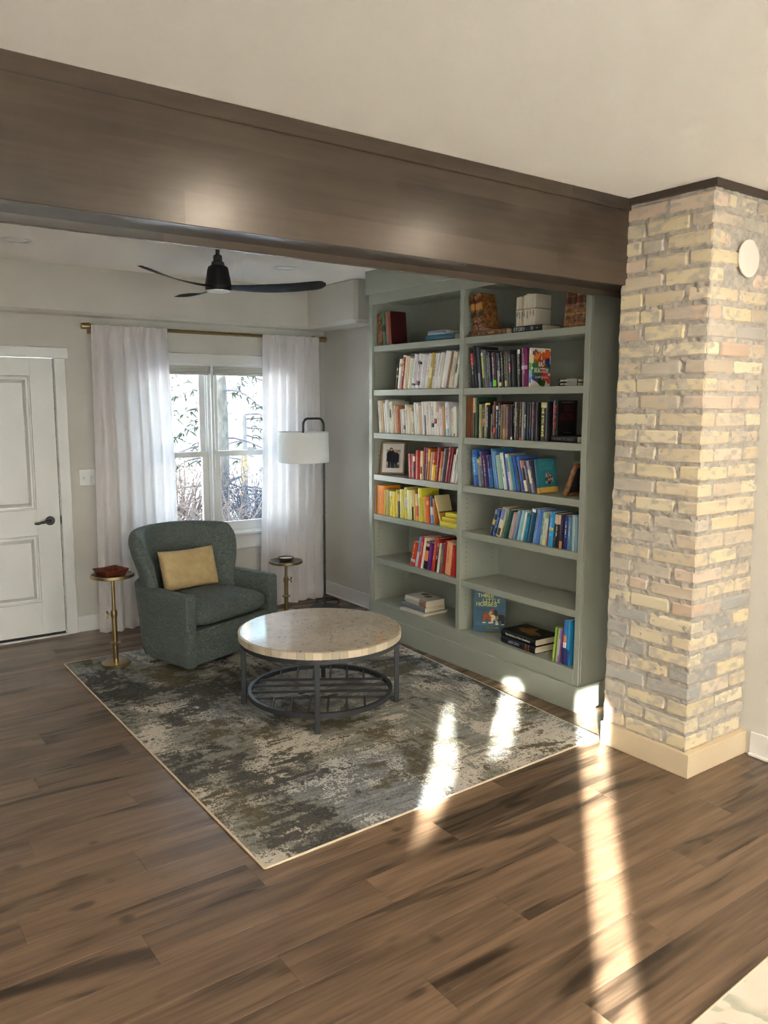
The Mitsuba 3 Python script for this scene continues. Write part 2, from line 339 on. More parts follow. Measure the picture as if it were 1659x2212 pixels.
TONES = [((.60, .515, .355), 6), ((.57, .48, .35), 5), ((.63, .555, .41), 5), ((.52, .44, .345), 4), ((.48, .43, .36), 3), ((.40, .375, .34), 1.2), ((.53, .40, .31), .8), ((.58, .47, .38), 2)]
TW = np.array([w for _, w in TONES], float); TW /= TW.sum()
COURSE = (ZC-.034-ZPB)/32.0
br = np.random.default_rng(21)
DISC = (3.472, 2.36)
def brick(x0, x1, y0, y1, z0, z1):
    b = .006+br.random()*.004
    m = box(x0, x1, y0, y1, z0, z1, b)
    v = m.vertices; v += (br.random(v.shape)-.5)*.005
    k = br.choice(len(TONES), p=TW); c = np.array(TONES[k][0])
    if .25 < z0 < .75 and br.random() < .3: c = np.array([.34, .335, .32])
    c = c*(.92+.16*br.random())
    cc = np.tile(c, (len(v), 1))*(.93+.14*br.random((len(v), 1)))
    part(pil, 'brick', m, 'm_brick', color=np.clip(cc, 0, 1))
for i in range(32):
    z0 = ZPB+i*COURSE+.008; z1 = z0+COURSE-.017
    J = .013
    e = lambda: (br.random()-.5)*.008
    if i % 2 == 0:      # corner header on the left face, stretcher on the right face
        L = [(PY, .108), (PY+.108+J+e(), .213), (PY+.345+e(), .125)]; R = [(PX, .222), (PX+.235+e(), .225), (PX+.473, .03)]
    else:
        L = [(PY, .228), (PY+.241+e(), .112 if i % 4 == 1 else .2), (PY+.365+e(), .105)]; R = [(PX, .1), (PX+.113+e(), .222), (PX+.348+e(), .145)]
        if i % 4 == 3: L = [L[0], (PY+.241+e(), .226)]
    pr = lambda: (br.random()-.5)*.007
    zz = (z0+(br.random()-.5)*.004, z1+(br.random()-.5)*.004)
    # corner brick fills both faces
    brick(PX+pr()*.5, PX+R[0][1], PY+pr()*.5, PY+L[0][1], *zz)
    for (y, l) in L[1:]:
        l = min(l, PYB-y)
        if l > .025: brick(PX+pr(), PX+.06, y, y+l, z0+(br.random()-.5)*.004, z1+(br.random()-.5)*.004)
    for (x, l) in R[1:]:
        l = min(l, XM-.002-x)
        if l < .018: continue
        zc = (z0+z1)/2; dx = max(x-DISC[0], DISC[0]-(x+l), 0); dz = max(abs(zc-DISC[1])-.03, 0)
        if math.hypot(dx, dz) < .088: 
            if x < DISC[0]-.16: brick(x, min(x+l, DISC[0]-.125), PY+pr(), PY+.06, z0, z1) if i % 2 else None
            continue
        brick(x, x+l, PY+pr(), PY+.06, z0+(br.random()-.5)*.004, z1+(br.random()-.5)*.004)
cov = lathe([[0, 0], [.079, 0], [.082, .003], [.082, .007], [.078, .010], [0, .0105]], 48)
pc = thing('flue_cover', 'round white cover plate set high on the brick pillar', 'wall plate')
put(pc, xf(cov, (DISC[0], PY-.002, DISC[1]), rx=90), 'm_cover_plate', smooth=40)

# ------------------------------------------------------------------ door on the back wall
dr_ = 'door_1'; labels[dr_] = {'kind': 'structure', 'label': 'white two-panel door with black lever at the left of the back wall'}
DS0, DS1 = .568, 1.483
def door_slab():
    y0 = YW-.012+.0; th = .04
    st = .115
    px0, px1 = DS0+st, DS1-.158
    parts = [box(DS0, DS1, y0+.022, y0+th, .03, 2.03)]
    # stiles and rails
    parts += [box(DS0, px0, y0, y0+.03, .03, 2.03, .001), box(px1, DS1, y0, y0+.03, .03, 2.03, .001)]
    for a, b in ((.03, .27), (.765, .952), (1.903, 2.03)): parts.append(box(px0, px1, y0, y0+.03, a, b, .001))
    for a, b in ((.27, .765), (.952, 1.903)):
        # sloped moulding and raised field
        w = .022; g = .05
        parts.append(trimesh.convex.convex_hull(np.array([[px0+w, y0+.024, a+w], [px1-w, y0+.024, a+w], [px1-w, y0+.024, b-w], [px0+w, y0+.024, b-w],
            [px0+g, y0+.005, a+g], [px1-g, y0+.005, a+g], [px1-g, y0+.005, b-g], [px0+g, y0+.005, b-g]])))
        for (q0, q1, r0, r1) in ((px0, px1, a, a+.012), (px0, px1, b-.012, b), (px0, px0+.012, a, b), (px1-.012, px1, a, b)):
            parts.append(box(q0, q1, y0+.008, y0+.024, r0, r1, .003))
    return cat(parts)
part(dr_, 'slab', door_slab(), 'm_white')
part(dr_, 'frame', cat(box(DX0, DS0-.003, YW-.002, YW+.12, 0, DZ1), box(DS1+.006, DX1, YW-.002, YW+.12, 0, DZ1), box(DX0, DX1, YW-.002, YW+.12, 2.034, DZ1)), 'm_white')
part(dr_, 'casing', cat(box(DX1-.012, 1.569, YW-.020, YW, 0, 2.031, .002), box(.478, DX0+.012, YW-.020, YW, 0, 2.031, .002), box(.456, 1.591, YW-.024, YW, 2.032, 2.107, .002)), 'm_white')
part(dr_, 'threshold', box(DS0-.02, DS1+.02, YW-.03, YW+.1, 0, .012, .003), 'm_white')
part(dr_, 'sweep', box(DS0, DS1, YW-.008, YW+.02, .012, .03), 'm_black')
part(dr_, 'gap_seal', box(DS1, DS1+.006, YW+.004, YW+.03, .03, 2.03), 'm_black')
hz = .866
part(dr_, 'handle', cat(xf(cyl(.033, 0, .012, b=.004), (1.411, YW-.012, hz), rx=90), xf(cyl(.011, 0, .05), (1.411, YW-.012, hz), rx=90),
    tube([[1.411, YW-.062, hz], [1.385, YW-.064, hz+.001], [1.35, YW-.064, hz-.003], [1.32, YW-.062, hz-.010], [1.296, YW-.06, hz-.010]], [.010, .010, .009, .008, .006], 10)), 'm_black_metal', smooth=40)
part(dr_, 'strike_plate', box(DS1-.001, DS1+.008, YW-.014, YW+.01, hz-.03, hz+.03, .002), 'm_black_metal')
sw = thing('switch_plate', 'white double light switch plate between the door and the curtain', 'light switch')
part(sw, 'plate', box(1.634, 1.748, YW-.006, YW, 1.108, 1.226, .002), 'm_white')
for sx in (1.666, 1.714):
    part(sw, 'toggle', xf(box(-.005, .005, -.012, 0, -.011, .011, .002), (sx, YW-.006, 1.167), rx=25), 'm_white')

# ------------------------------------------------------------------ window on the back wall
wn = 'window_1'; labels[wn] = {'kind': 'structure', 'label': 'white double-hung window pair in the middle of the back wall'}
GY = YW+.085
part(wn, 'casing', cat(box(WX0-.085, WX0+.01, YW-.018, YW, WZ0-.01, 2.03, .002), box(WX1-.01, WX1+.085, YW-.018, YW, WZ0-.01, 2.03, .002), box(WX0-.1, WX1+.1, YW-.022, YW, 2.03, 2.104, .002)), 'm_white')
part(wn, 'stool', box(WX0-.1, WX1+.1, YW-.035, YW+.08, .618, .64, .004), 'm_white')
part(wn, 'apron', box(WX0-.085, WX1+.085, YW-.016, YW, .503, .618, .002), 'm_white')
part(wn, 'jambs', cat(box(WX0, WX0+.02, YW, YW+.16, .64, 2.03), box(WX1-.02, WX1, YW, YW+.16, .64, 2.03), box(WX0, WX1, YW, YW+.16, 2.01, 2.03), box(WX0, WX1, YW+.04, YW+.16, .63, .655)), 'm_white')
MX = 2.706
part(wn, 'mullion', cat(box(MX-.011, MX+.011, YW-.004, YW+.03, .64, 2.03, .002), box(MX-.03, MX+.03, YW+.03, YW+.16, .64, 2.03, .003), box(MX-.038, MX-.03, YW+.05, YW+.10, .64, 2.01), box(MX+.03, MX+.038, YW+.05, YW+.10, .64, 2.01)), 'm_white')
for (a, b) in ((WX0+.02, MX-.03), (MX+.03, WX1-.02)):
    for (z0, z1, yy, r) in ((.655, 1.325, YW+.062, .055), (1.28, 2.01, YW+.100, .045)):
        s = .05
        rail = [box(a, a+s, yy-.018, yy+.018, z0, z1, .003), box(b-s, b, yy-.018, yy+.018, z0, z1, .003), box(a, b, yy-.018, yy+.018, z0, z0+(.075 if z0 < 1 else .045), .003), box(a, b, yy-.018, yy+.018, z1-.045, z1, .003)]
        part(wn, 'sash', cat(rail), 'm_white')
        part(wn, 'pane', box(a+s-.004, b-s+.004, yy-.001, yy+.0, z0+.04, z1-.04).submesh([[0]])[0] if False else trimesh.Trimesh([[a+s-.004, yy, z0+.03], [b-s+.004, yy, z0+.03], [b-s+.004, yy, z1-.03], [a+s-.004, yy, z1-.03]], [[0, 1, 2], [0, 2, 3]], process=False), 'm_pane')
    bl = 'window_1'
    part(wn, 'blind', cat(box(a-.01, b+.01, YW+.008, YW+.04, 1.985, 2.012, .003), box(a-.008, b+.008, YW+.010, YW+.038, 1.962, 1.986, .004), box(a-.008, b+.008, YW+.006, YW+.042, 1.940, 1.963, .004)), 'm_blind')
part(wn, 'sash_lock', box(3.03, 3.09, YW+.03, YW+.06, 1.325, 1.338, .004), 'm_white')
# windows behind the camera
for q, (a, b, c, d) in enumerate(RW):
    w2 = f'window_{q+2}'; labels[w2] = {'kind': 'structure'}
    n = 3 if b-a > 3 else 2
    fr = [box(a, b, YN-.14, YN-.06, c, c+.06), box(a, b, YN-.14, YN-.06, d-.06, d)]
    for i in range(n+1):
        x = a+(b-a)*i/n
        if q == 0 and i == 1: continue
        fr.append(box(x-.03, x+.03, YN-.14, YN-.06, c, d))
    part(w2, 'frame', cat(fr), 'm_white')
    part(w2, 'casing', cat(box(a-.09, a, YN, YN+.02, c-.09, d+.09), box(b, b+.09, YN, YN+.02, c-.09, d+.09), box(a, b, YN, YN+.02, c-.09, c), box(a, b, YN, YN+.02, d, d+.09)), 'm_white')
YD = YN+.06
def drape(polys, key, lab):
    k = thing('sheer_drape', lab, 'curtain')
    ms = []
    for P in polys:
        m = extrude(P, .006); m = xf(m, (0, YD, 0), rx=90); ms.append(m)
    put(k, cat(ms), 'm_sheer')
g1 = Polygon([(-2.465, .3), (-2.295, .3), (-2.29, 1.785), (-2.46, 1.785)])
g2 = Polygon([(-3.12, 1.665), (-2.985, 1.665), (-2.985, 1.875), (-3.105, 1.875)])
g3 = Polygon([(-3.47, 1.53), (-3.37, 1.53), (-3.365, 1.66), (-3.43, 1.72), (-3.535, 1.84), (-3.56, 1.84), (-3.50, 1.71), (-3.495, 1.64)])
full = Polygon([(-4.2, .02), (-1.5, .02), (-1.5, 2.35), (-4.2, 2.35)])
rest = full.difference(g1).difference(g2).difference(g3)
drape([rest], 'a', 'sheer drape hung over the window behind the viewer, with gaps between its widths')
drape([Polygon([(-1.0, .02), (3.1, .02), (3.1, 2.35), (-1.0, 2.35)])], 'b', 'wide sheer drape over the other window behind the viewer')
# house outside: roof over everything
struct('trim_2', cat(box(XL-.7, 4.7, YN-.7, YW+.7, ZC+.15, ZC+.35), trimesh.convex.convex_hull(np.array([[XL-.7, YN-.7, 3.0], [4.7, YN-.7, 3.0], [XL-.7, YW+.7, 3.0], [4.7, YW+.7, 3.0], [XL-.7, 1.8, 6.6], [4.7, 1.8, 6.6]]))), 'm_siding', label='roof of the house')

# ------------------------------------------------------------------ lamps in the ceiling
mat('m_led_off', (.80, .80, .80), .4, .4)
for i, (x, y) in enumerate(CAN_SPOTS):
    k = thing('recessed_light', ['lit recessed ceiling light nearest the pillar side', 'lit recessed ceiling light close to the pillar', 'lit recessed ceiling light behind the viewer', 'lit recessed ceiling light behind and right of the viewer', 'lit recessed ceiling light at the far left', 'lit recessed ceiling light behind and left of the viewer'][i], 'ceiling light', 'lit recessed lights of the front room')
    part(k, 'trim_ring', lathe([[.072, -.004], [.095, -.004], [.097, 0], [.072, 0]], 40, (x, y, ZC)), 'm_white')
    dome = lathe([[0, -.008], [.03, -.0075], [.055, -.005], [.071, -.001], [.071, 0], [0, 0]], 32, (x, y, ZC))
    put(f'{k}__lens', dome, 'm_white', emitter={'type': 'area', 'radiance': {'type': 'rgb', 'value': [CAN_POWER*CAN_GAIN[i]*q for q in CAN_TINT]}})
for (x, y, w) in ((1.10, 5.19, 'left of the ceiling fan'), (2.84, 5.11, 'right of the ceiling fan')):
    k = thing('recessed_light', f'unlit white recessed ceiling light in the back room, {w}', 'ceiling light')
    part(k, 'trim_ring', lathe([[.064, -.006], [.086, -.006], [.09, 0], [.064, 0]], 40, (x, y, ZC)), 'm_white')
    part(k, 'lens', lathe([[0, -.004], [.064, -.004], [.064, 0], [0, 0]], 40, (x, y, ZC)), 'm_led_off')
# ------------------------------------------------------------------ built-in bookcase
XB = 3.402; YBL, YBR = 4.889, 2.846; YCL, YCR = 3.890, 3.854; YLI, YNR = 4.850, 2.885
XBK = XW-.005; ZBOT, ZTOP = .2397, 2.4205
SHELF = {'left': [2.1288, 1.8147, 1.5039, 1.1976, .9024, .5757], 'right': [2.1288, 1.8147, 1.5039, 1.1976, .9024, .5757]}
bk = thing('bookcase', 'tall sage green built-in bookcase with two columns of shelves beside the brick pillar', 'bookcase')
part(bk, 'side_panel', box(XB+.018, XBK, YBR, YBR+.019, 0, ZC-.001, .001), 'm_sage')
part(bk, 'side_panel', box(XB+.018, XBK, YBL-.019, YBL, 0, ZC-.001, .001), 'm_sage')
part(bk, 'inner_panel', box(XB+.018, XBK-.006, YNR+.0, YNR-.019, ZBOT-.02, ZTOP+.1), 'm_sage')
part(bk, 'inner_panel', box(XB+.018, XBK-.006, YLI-.006, YLI+.015, ZBOT-.02, ZTOP+.1), 'm_sage')
part(bk, 'divider', box(XB+.018, XBK-.006, YCR+.002, YCL-.002, ZBOT-.02, ZTOP+.1), 'm_sage')
part(bk, 'back_panel', box(XBK-.012, XBK, YBR+.019, YBL-.019, ZBOT-.02, ZTOP+.12), 'm_sage')
part(bk, 'bottom_board', box(XB+.018, XBK-.012, YBR+.019, YBL-.019, ZBOT-.02, ZBOT, .001), 'm_sage')
part(bk, 'top_board', box(XB+.018, XBK-.012, YBR+.019, YBL-.019, ZTOP+.02, ZTOP+.04, .001), 'm_sage')
part(bk, 'stile', box(XB, XB+.018, YBR, YNR, .02, ZC-.001, .0015), 'm_sage')
part(bk, 'stile', box(XB, XB+.018, YCR, YCL, ZBOT, ZTOP, .0015), 'm_sage')
part(bk, 'stile', box(XB, XB+.018, YLI, YBL, .02, ZC-.001, .0015), 'm_sage')
part(bk, 'top_rail', box(XB, XB+.018, YNR, YLI, ZTOP, ZC-.001, .0015), 'm_sage')
part(bk, 'bottom_rail', box(XB, XB+.018, YNR, YLI, .02, ZBOT, .0015), 'm_sage')
part(bk, 'base_moulding', cat(box(XB-.012, XB, YBR-.012, YBL+.01, 0, .1497, .002), box(XB-.012, XBK, YBR-.012, YBR, 0, .1497, .002)), 'm_sage')
part(bk, 'crown_board', cat(box(XB-.02, XB, YBR-.02, YBL+.02, 2.495, ZC-.0005, .002), box(XB-.02, XBK, YBR-.02, YBR, 2.495, ZC-.0005, .002), box(XB-.02, XBK, YBL, YBL+.02, 2.495, ZC-.0005, .002)), 'm_sage')
for col, (ya, yb) in (('left', (YCL, YLI-.006)), ('right', (YNR, YCR))):
    for z in SHELF[col]:
        part(bk, 'shelf', box(XB+.008, XBK-.014, ya+.002, yb-.002, z-.041, z, .0015), 'm_sage')
holes = []
for yy in (YLI-.0062, YCR+.0018):
    for z in np.arange(.34, 2.36, .032*1.0):
        for xx in (XB+.055, XBK-.07):
            holes.append(xf(cyl(.0026, 0, .0005, sec=8), (xx, yy, z), rx=90))
part(bk, 'shelf_pin_holes', cat(holes), 'm_void', kind='stuff', label='small drilled shelf-pin holes')

# ------------------------------------------------------------------ books
SHELF_Z = {'L1': 2.1288, 'L2': 1.8147, 'L3': 1.5039, 'L4': 1.1976, 'L5': .9024, 'L6': .5757, 'L7': ZBOT, 'R1': 2.1288, 'R2': 1.8147, 'R3': 1.5039, 'R4': 1.1976, 'R5': .9024, 'R6': .5757, 'R7': ZBOT}
ORD = ['first', 'second', 'third', 'fourth', 'fifth', 'sixth', 'seventh', 'eighth', 'ninth', 'tenth'] + ['%dth' % i for i in range(11, 20)] + ['20th', '21st', '22nd', '23rd'] + ['%dth' % i for i in range(24, 31)] + ['31st', '32nd', '33rd', '34th', '35th']
SN = ['top', 'second', 'third', 'fourth', 'fifth', 'sixth', 'bottom']
def shelf_name(s): return f"{SN[int(s[1])-1]} {'left' if s[0] == 'L' else 'right'} shelf"
bkr = random.Random(5)
def book_parts(Tk, H, D, color, bands=(), tcol='', title='', soft=None, pages=True, spine_h=None):
    """list of (part name, mesh, bsdf, colour) of an upright book; spine at x=0 facing -x, thickness along y (centred), bottom at z=0"""
    c = .0022 if Tk > .012 else .0012
    bul = min(.006, Tk*.14)
    a = np.linspace(-1, 1, 7)
    outer = [(-bul*(1-q*q), q*Tk/2) for q in a]
    inner = [(c*1.3-bul*(1-q*q)*.8, q*(Tk/2-c)) for q in a[::-1]]
    P = Polygon([(D, -Tk/2)]+outer+[(D, Tk/2), (D, Tk/2-c)]+inner+[(D, -Tk/2+c)])
    cov = extrude(P, H)
    L = [('cover', cov, 'm_book', lin(color))]
    if pages: L.append(('pages', box(c*1.3, D-.004, -Tk/2+c, Tk/2-c, .003, H-.003), 'm_pages', None))
    e = .0005
    for z0, z1, bc in bands:
        o2 = [(-bul*(1-q*q)-e, q*(Tk/2+e)) for q in a]
        i2 = [(-bul*(1-q*q)+e*.2, q*(Tk/2)) for q in a[::-1]]
        m = extrude(Polygon(o2+i2), H*(z1-z0)); m.apply_translation((0, 0, H*z0))
        L.append(('spine_label', m, 'm_book', lin(bc)))
    if title == '-':
        # a line of lettering too small to read: short strokes along the spine
        ms = []; w = min(Tk*.34, .008); z = H*(.3+.1*bkr.random()); zt = H*(.8+.1*bkr.random())
        while z < zt:
            l = .003+.007*bkr.random(); ms.append(box(-bul-.0011, -bul*.9, -w/2, w/2*bkr.uniform(.5, 1), z, z+l*.45)); z += l*.75+(.006 if bkr.random() < .18 else 0)
        L.append(('title', cat(ms), 'm_book', lin(tcol)))
    elif title:
        h = min(Tk*.52, .017)
        m = meshkit.text_mesh(title, h, .0008, bold=True)
        b = m.bounds; s = min(1.0, H*.86/(b[1][0]-b[0][0])); m.apply_scale([s, 1, 1]); b = m.bounds
        m.apply_translation([-(b[0][0]+b[1][0])/2, -(b[0][1]+b[1][1])/2, 0])
        if len(title) <= 2:      # upright letter: reads along -y, up = z
            M = np.array([[0, 0, -1, 0], [-1, 0, 0, 0], [0, 1, 0, 0], [0, 0, 0, 1.0]])
            off = (-bul-.0004, 0, H*.68)
        else:                    # reads downwards along the spine
            M = np.array([[0., 0, -1, 0], [0, -1, 0, 0], [-1, 0, 0, 0], [0, 0, 0, 1]]); off = (-bul-.0004, 0, H*.5)
        m.apply_transform(M); m.apply_translation(off)
        L.append(('title', m, 'm_book', lin(tcol)))
    return L
def emit(key, parts, M):
    for (n, m, b, c) in parts:
        m = m.copy(); m.apply_transform(M)
        part(key, n, m, b, **({'color': c} if c is not None else {}))
def pose(parts, lean, y, z, x):
    """lean in degrees towards the viewer's right (-y), rests on the shelf z"""
    R = trimesh.transformations.rotation_matrix(math.radians(lean), [1, 0, 0])
    zmin = min((m.vertices@R[:3, :3].T)[:, 2].min() for _, m, _, _ in parts)
    R[:3, 3] = [x, y, z-zmin+.0004]; return R
BOOKS = [
('L2',4.605,0.0171,0.167,7.8,'23201d',[(0.5,0.6,'b9b29a'),(0.8,0.9,'a99f86')],'','','thin black and cream patterned book'),
('L2',4.573,0.042,0.209,8.2,'e9e2d2',[(0.75,0.86,'b99a63')],'','','cream book with a gold band on its spine'),
('L2',4.534,0.028,0.235,8.5,'e8e4dc',[(0,0.95,'9c3326')],'f0e8d8','-','book with a red spine and white edges'),
('L2',4.496,0.0432,0.225,8.9,'e6d5bb',[],'b09a7a','-','beige book'),
('L2',4.451,0.0411,0.209,9.2,'efeedd',[],'c9c39a','-','ivory paperback'),
('L2',4.407,0.0399,0.236,9.6,'e6e6ea',[(0.1,0.16,'33333a')],'44444c','-','white book with dark motifs on its spine'),
('L2',4.362,0.0437,0.237,9.9,'eceaec',[(0.1,0.22,'5b3a4a'),(0.7,0.78,'22222a')],'8f2f2c','-','white book with red and black lettering'),
('L2',4.311,0.0528,0.23,10.3,'d9d6d6',[],'a8a2a2','-','pale grey book'),
('L2',4.263,0.0368,0.233,10.6,'e8e5e2',[],'a44a46','-','white book with small red title'),
('L2',4.231,0.0227,0.238,11.0,'b9a353',[(0.3,0.6,'e8dc9a')],'','','mustard yellow book'),
('L2',4.202,0.0292,0.232,11.3,'ece9e4',[],'2c2c2c','-','white book with a bold black title'),
('L2',4.167,0.0356,0.231,11.7,'e4e1dc',[],'b8b4ae','-','off-white book'),
('L2',4.129,0.0351,0.234,12.0,'e8e5e0',[],'9a9690','-','white book with a fine grey title'),
('L2',4.083,0.0458,0.242,12.4,'e9e6e3',[],'','','wide plain white book'),
('L2',4.043,0.0271,0.236,12.7,'8d6044',[],'','','brown book'),
('L2',4.014,0.0262,0.239,13.1,'ddd3c0',[],'9b9184','-','cream book'),
('L2',3.99,0.0164,0.232,13.4,'e4ddcb',[],'3a3530','-','slim cream book with dark lettering'),
('L2',3.965,0.0294,0.233,13.8,'d8d0c2',[(0.42,0.66,'4d443c')],'','','cream book with a dark block on its spine'),
('L2',3.935,0.0235,0.236,14.1,'e6e0d2',[],'','','cream book standing against the centre post'),
('L3',4.782,0.0337,0.233,-5.8,'ece8dc',[],'b0524a','-','ivory book with a small red title'),
('L3',4.753,0.0195,0.228,-5.7,'c8ad8c',[],'','','tan book'),
('L3',4.726,0.0283,0.216,-5.6,'e6e2d4',[],'','','ivory book with rounded spine'),
('L3',4.689,0.0424,0.237,-5.5,'dedcd6',[],'a8a8a8','-','pale grey book'),
('L3',4.651,0.0238,0.223,-5.5,'e4e2da',[(0.5,0.75,'3d4440')],'333333','-','white book with a black printed block'),
('L3',4.627,0.0212,0.227,-5.4,'e2dcc4',[],'','','cream book'),
('L3',4.597,0.0304,0.199,-5.3,'cfa793',[],'b08874','-','dusty pink book'),
('L3',4.565,0.0286,0.192,-5.2,'b0704a',[(0.1,0.85,'a85a32')],'2a1a14','-','orange brown book with black lettering'),
('L3',4.535,0.0214,0.171,-5.2,'e6e2dc',[],'9a948c','-','short white book'),
('L3',4.512,0.0198,0.174,-5.1,'ecebea',[],'','','short plain white book'),
('L3',4.49,0.0196,0.167,-5.0,'cdbdb8',[(0.2,0.36,'55555c')],'','','short greyish pink book with a dark label'),
('L3',4.463,0.0255,0.204,-4.9,'e3dfd0',[],'8a867c','-','ivory book'),
('L3',4.441,0.0149,0.19,-4.8,'ebe8e0',[],'','','thin white book'),
('L3',4.419,0.0245,0.183,-4.8,'ddc9a4',[],'','','pale tan book'),
('L3',4.393,0.0235,0.158,-4.7,'d9d2bd',[(0.1,0.5,'b8b49a')],'','','short pale book with olive print'),
('L3',4.364,0.0241,0.22,-4.6,'efefec',[],'','','bright white book'),
('L3',4.339,0.0218,0.213,-4.5,'e9e8e2',[],'a0a0a0','-','white book'),
('L3',4.315,0.0223,0.2,-4.4,'cfae92',[],'','','tan book'),
('L3',4.285,0.0336,0.225,-4.4,'e6e8ea',[],'','','bluish white book'),
('L3',4.259,0.0142,0.222,-4.3,'e8e6e2',[(0,0.6,'3a3a40')],'','','thin book with a black lower half'),
('L3',4.245,0.012,0.222,-4.2,'eeeae6',[],'','','thin white book'),
('L3',4.229,0.0155,0.227,-4.1,'e4e0dc',[],'8c8480','-','thin off-white book'),
('L3',4.209,0.0203,0.227,-4.0,'e8e2dc',[],'','','white book'),
('L3',4.182,0.0277,0.227,-4.0,'eceae8',[(0.24,0.36,'2e2c3c')],'3a3a4a','-','white book with a black square low on its spine'),
('L3',4.151,0.0302,0.225,-3.9,'eae6e0',[(0.35,0.5,'8c3432')],'','','white book with a dark red emblem'),
('L3',4.12,0.0238,0.194,-3.8,'e6dcda',[(0.8,0.98,'c48a80')],'a46a64','-','white book with a pink top'),
('L3',4.094,0.0256,0.178,-3.7,'ddd4dc',[],'a08ca0','-','lilac white book'),
('L3',4.067,0.0241,0.192,-3.6,'b98e42',[],'','','mustard brown book'),
('L3',4.028,0.0357,0.222,-3.6,'e8e8f2',[(0,0.22,'8fc0d8')],'5a3f8c','-','white book with purple lettering and light blue foot'),
('L3',4.0,0.0105,0.166,-3.5,'e2ddcc',[],'','','thin short cream book'),
('L3',3.982,0.0209,0.183,-3.4,'ddd9c8',[],'9a9684','-','short cream book'),
('L3',3.961,0.0175,0.194,-3.3,'e6e2d2',[(0,0.1,'8a8a4a')],'','','cream book with an olive foot'),
('L3',3.941,0.0155,0.194,-3.2,'efece6',[],'','','white book against the centre post'),
('L4',4.437,0.0369,0.17,-2.6,'b5524c',[],'d89a90','-','faded red book'),
('L4',4.405,0.0202,0.17,-1.6,'c0746c',[],'','','pinkish red book'),
('L4',4.381,0.0245,0.173,-0.6,'8c2e28',[(0.7,0.9,'e0d0c0'),(0.3,0.5,'4a3a50')],'','','dark red book with white and violet patches'),
('L4',4.343,0.0433,0.199,0.4,'b03a30',[],'c86a5c','-','wide red book'),
('L4',4.308,0.0218,0.196,1.4,'e3c79a',[(0.2,0.45,'8c1f22')],'','','cream book with a dark red shape'),
('L4',4.284,0.0202,0.22,2.3,'8f2f3c',[(0,0.5,'55525a')],'','','crimson book with a grey lower half'),
('L4',4.26,0.0243,0.217,3.3,'7c2f42',[],'d8a0a8','-','wine red book'),
('L4',4.235,0.022,0.216,4.3,'b4682c',[(0.6,0.98,'d8a23a')],'','','orange book with a yellow top'),
('L4',4.211,0.0196,0.193,5.3,'b5a688',[],'','','greyish beige book'),
('L4',4.179,0.0374,0.196,6.3,'b03420',[(0,0.56,'e2b93a')],'f0c840','H','red and yellow book with a big letter H'),
('L4',4.141,0.0302,0.229,7.3,'7e2626',[],'c89088','-','dark red book'),
('L4',4.111,0.023,0.205,8.3,'c06030',[(0,0.45,'d8a050')],'','','orange book'),
('L4',4.078,0.0349,0.226,9.2,'4c444c',[],'a09aa4','-','charcoal book'),
('L4',4.04,0.0344,0.235,10.2,'7c1e24',[],'c08078','-','maroon book'),
('L4',4.014,0.0118,0.231,11.2,'6c2028',[],'','','thin maroon book'),
('L4',4.001,0.0103,0.192,12.2,'dedede',[],'','','thin white book'),
('L4',3.973,0.0398,0.228,13.2,'e4e2da',[],'55554f','-','wide white book'),
('L4',3.935,0.0125,0.18,14.2,'e0dcd2',[],'','','white book against the centre post'),
('L5',4.799,0.1025,0.214,1.4,'f09a28',[(0.02,0.98,'e88a1c')],'a84a14','-','big bright orange book'),
('L5',4.724,0.0239,0.186,1.0,'c8b230',[],'','','olive yellow book'),
('L5',4.699,0.0213,0.191,0.6,'b9b078',[],'','','dull yellow book'),
('L5',4.659,0.0534,0.182,0.2,'e8d83a',[(0.8,0.98,'eee6b8')],'8a7a20','-','wide bright yellow book'),
('L5',4.612,0.0351,0.183,-0.2,'e6cc2e',[],'','','golden yellow book'),
('L5',4.583,0.0166,0.198,-0.6,'d8cc6a',[],'','','pale yellow book'),
('L5',4.559,0.0275,0.171,-1.0,'d8b060',[(0,0.7,'3c2a30')],'','','tan book with a dark lower part'),
('L5',4.521,0.0389,0.206,-1.4,'e4e07c',[],'','','lemon yellow book'),
('L5',4.478,0.033,0.224,-1.8,'e2d06a',[(0.35,0.7,'e8e4d8'),(0,0.35,'d8c93a')],'a08a30','-','yellow book with a white middle'),
('L5',4.434,0.0425,0.208,-2.2,'e8e6b0',[],'','','pale lemon book'),
('L5',4.402,0.0188,0.19,-2.6,'d8cc98',[(0,0.5,'3a3020')],'','','cream book with a dark tree print'),
('L5',4.377,0.0239,0.209,-3.0,'c8a23c',[],'','','mustard book'),
('L5',4.344,0.0317,0.193,-3.4,'c85a3c',[(0.55,0.98,'e8d0a8'),(0,0.18,'e0a040')],'','','red-orange book with a pale top'),
('L5',4.304,0.0379,0.234,-3.8,'c6bc3c',[(0.72,0.98,'dcd84a')],'','','tall olive yellow book'),
('L5',4.273,0.0188,0.174,-4.2,'e0c878',[],'','','cream yellow book'),
('L5',4.247,0.0236,0.181,-4.6,'d88a34',[],'','','orange book'),
('L5',4.22,0.0263,0.179,-5.0,'c04e28',[(0.7,0.85,'e0a050')],'','','red-orange book with a light label'),
('L5',4.181,0.0372,0.192,-5.4,'36406a',[(0,0.32,'5a90c8'),(0.32,0.6,'c8d0d8')],'','','navy,white and light blue book'),
('L5',4.15,0.0208,0.176,-5.8,'b87038',[],'','','copper brown book'),
('L6',4.401,0.0464,0.177,13.8,'b83c28',[(0.15,0.28,'b8c4d8')],'e8b060','-','red-orange book with a round badge'),
('L6',4.361,0.0263,0.221,13.2,'8a84b0',[(0,0.5,'c8ccd8')],'','','lavender book'),
('L6',4.324,0.0392,0.225,12.5,'b42a2a',[],'e8c0a0','-','bright red book'),
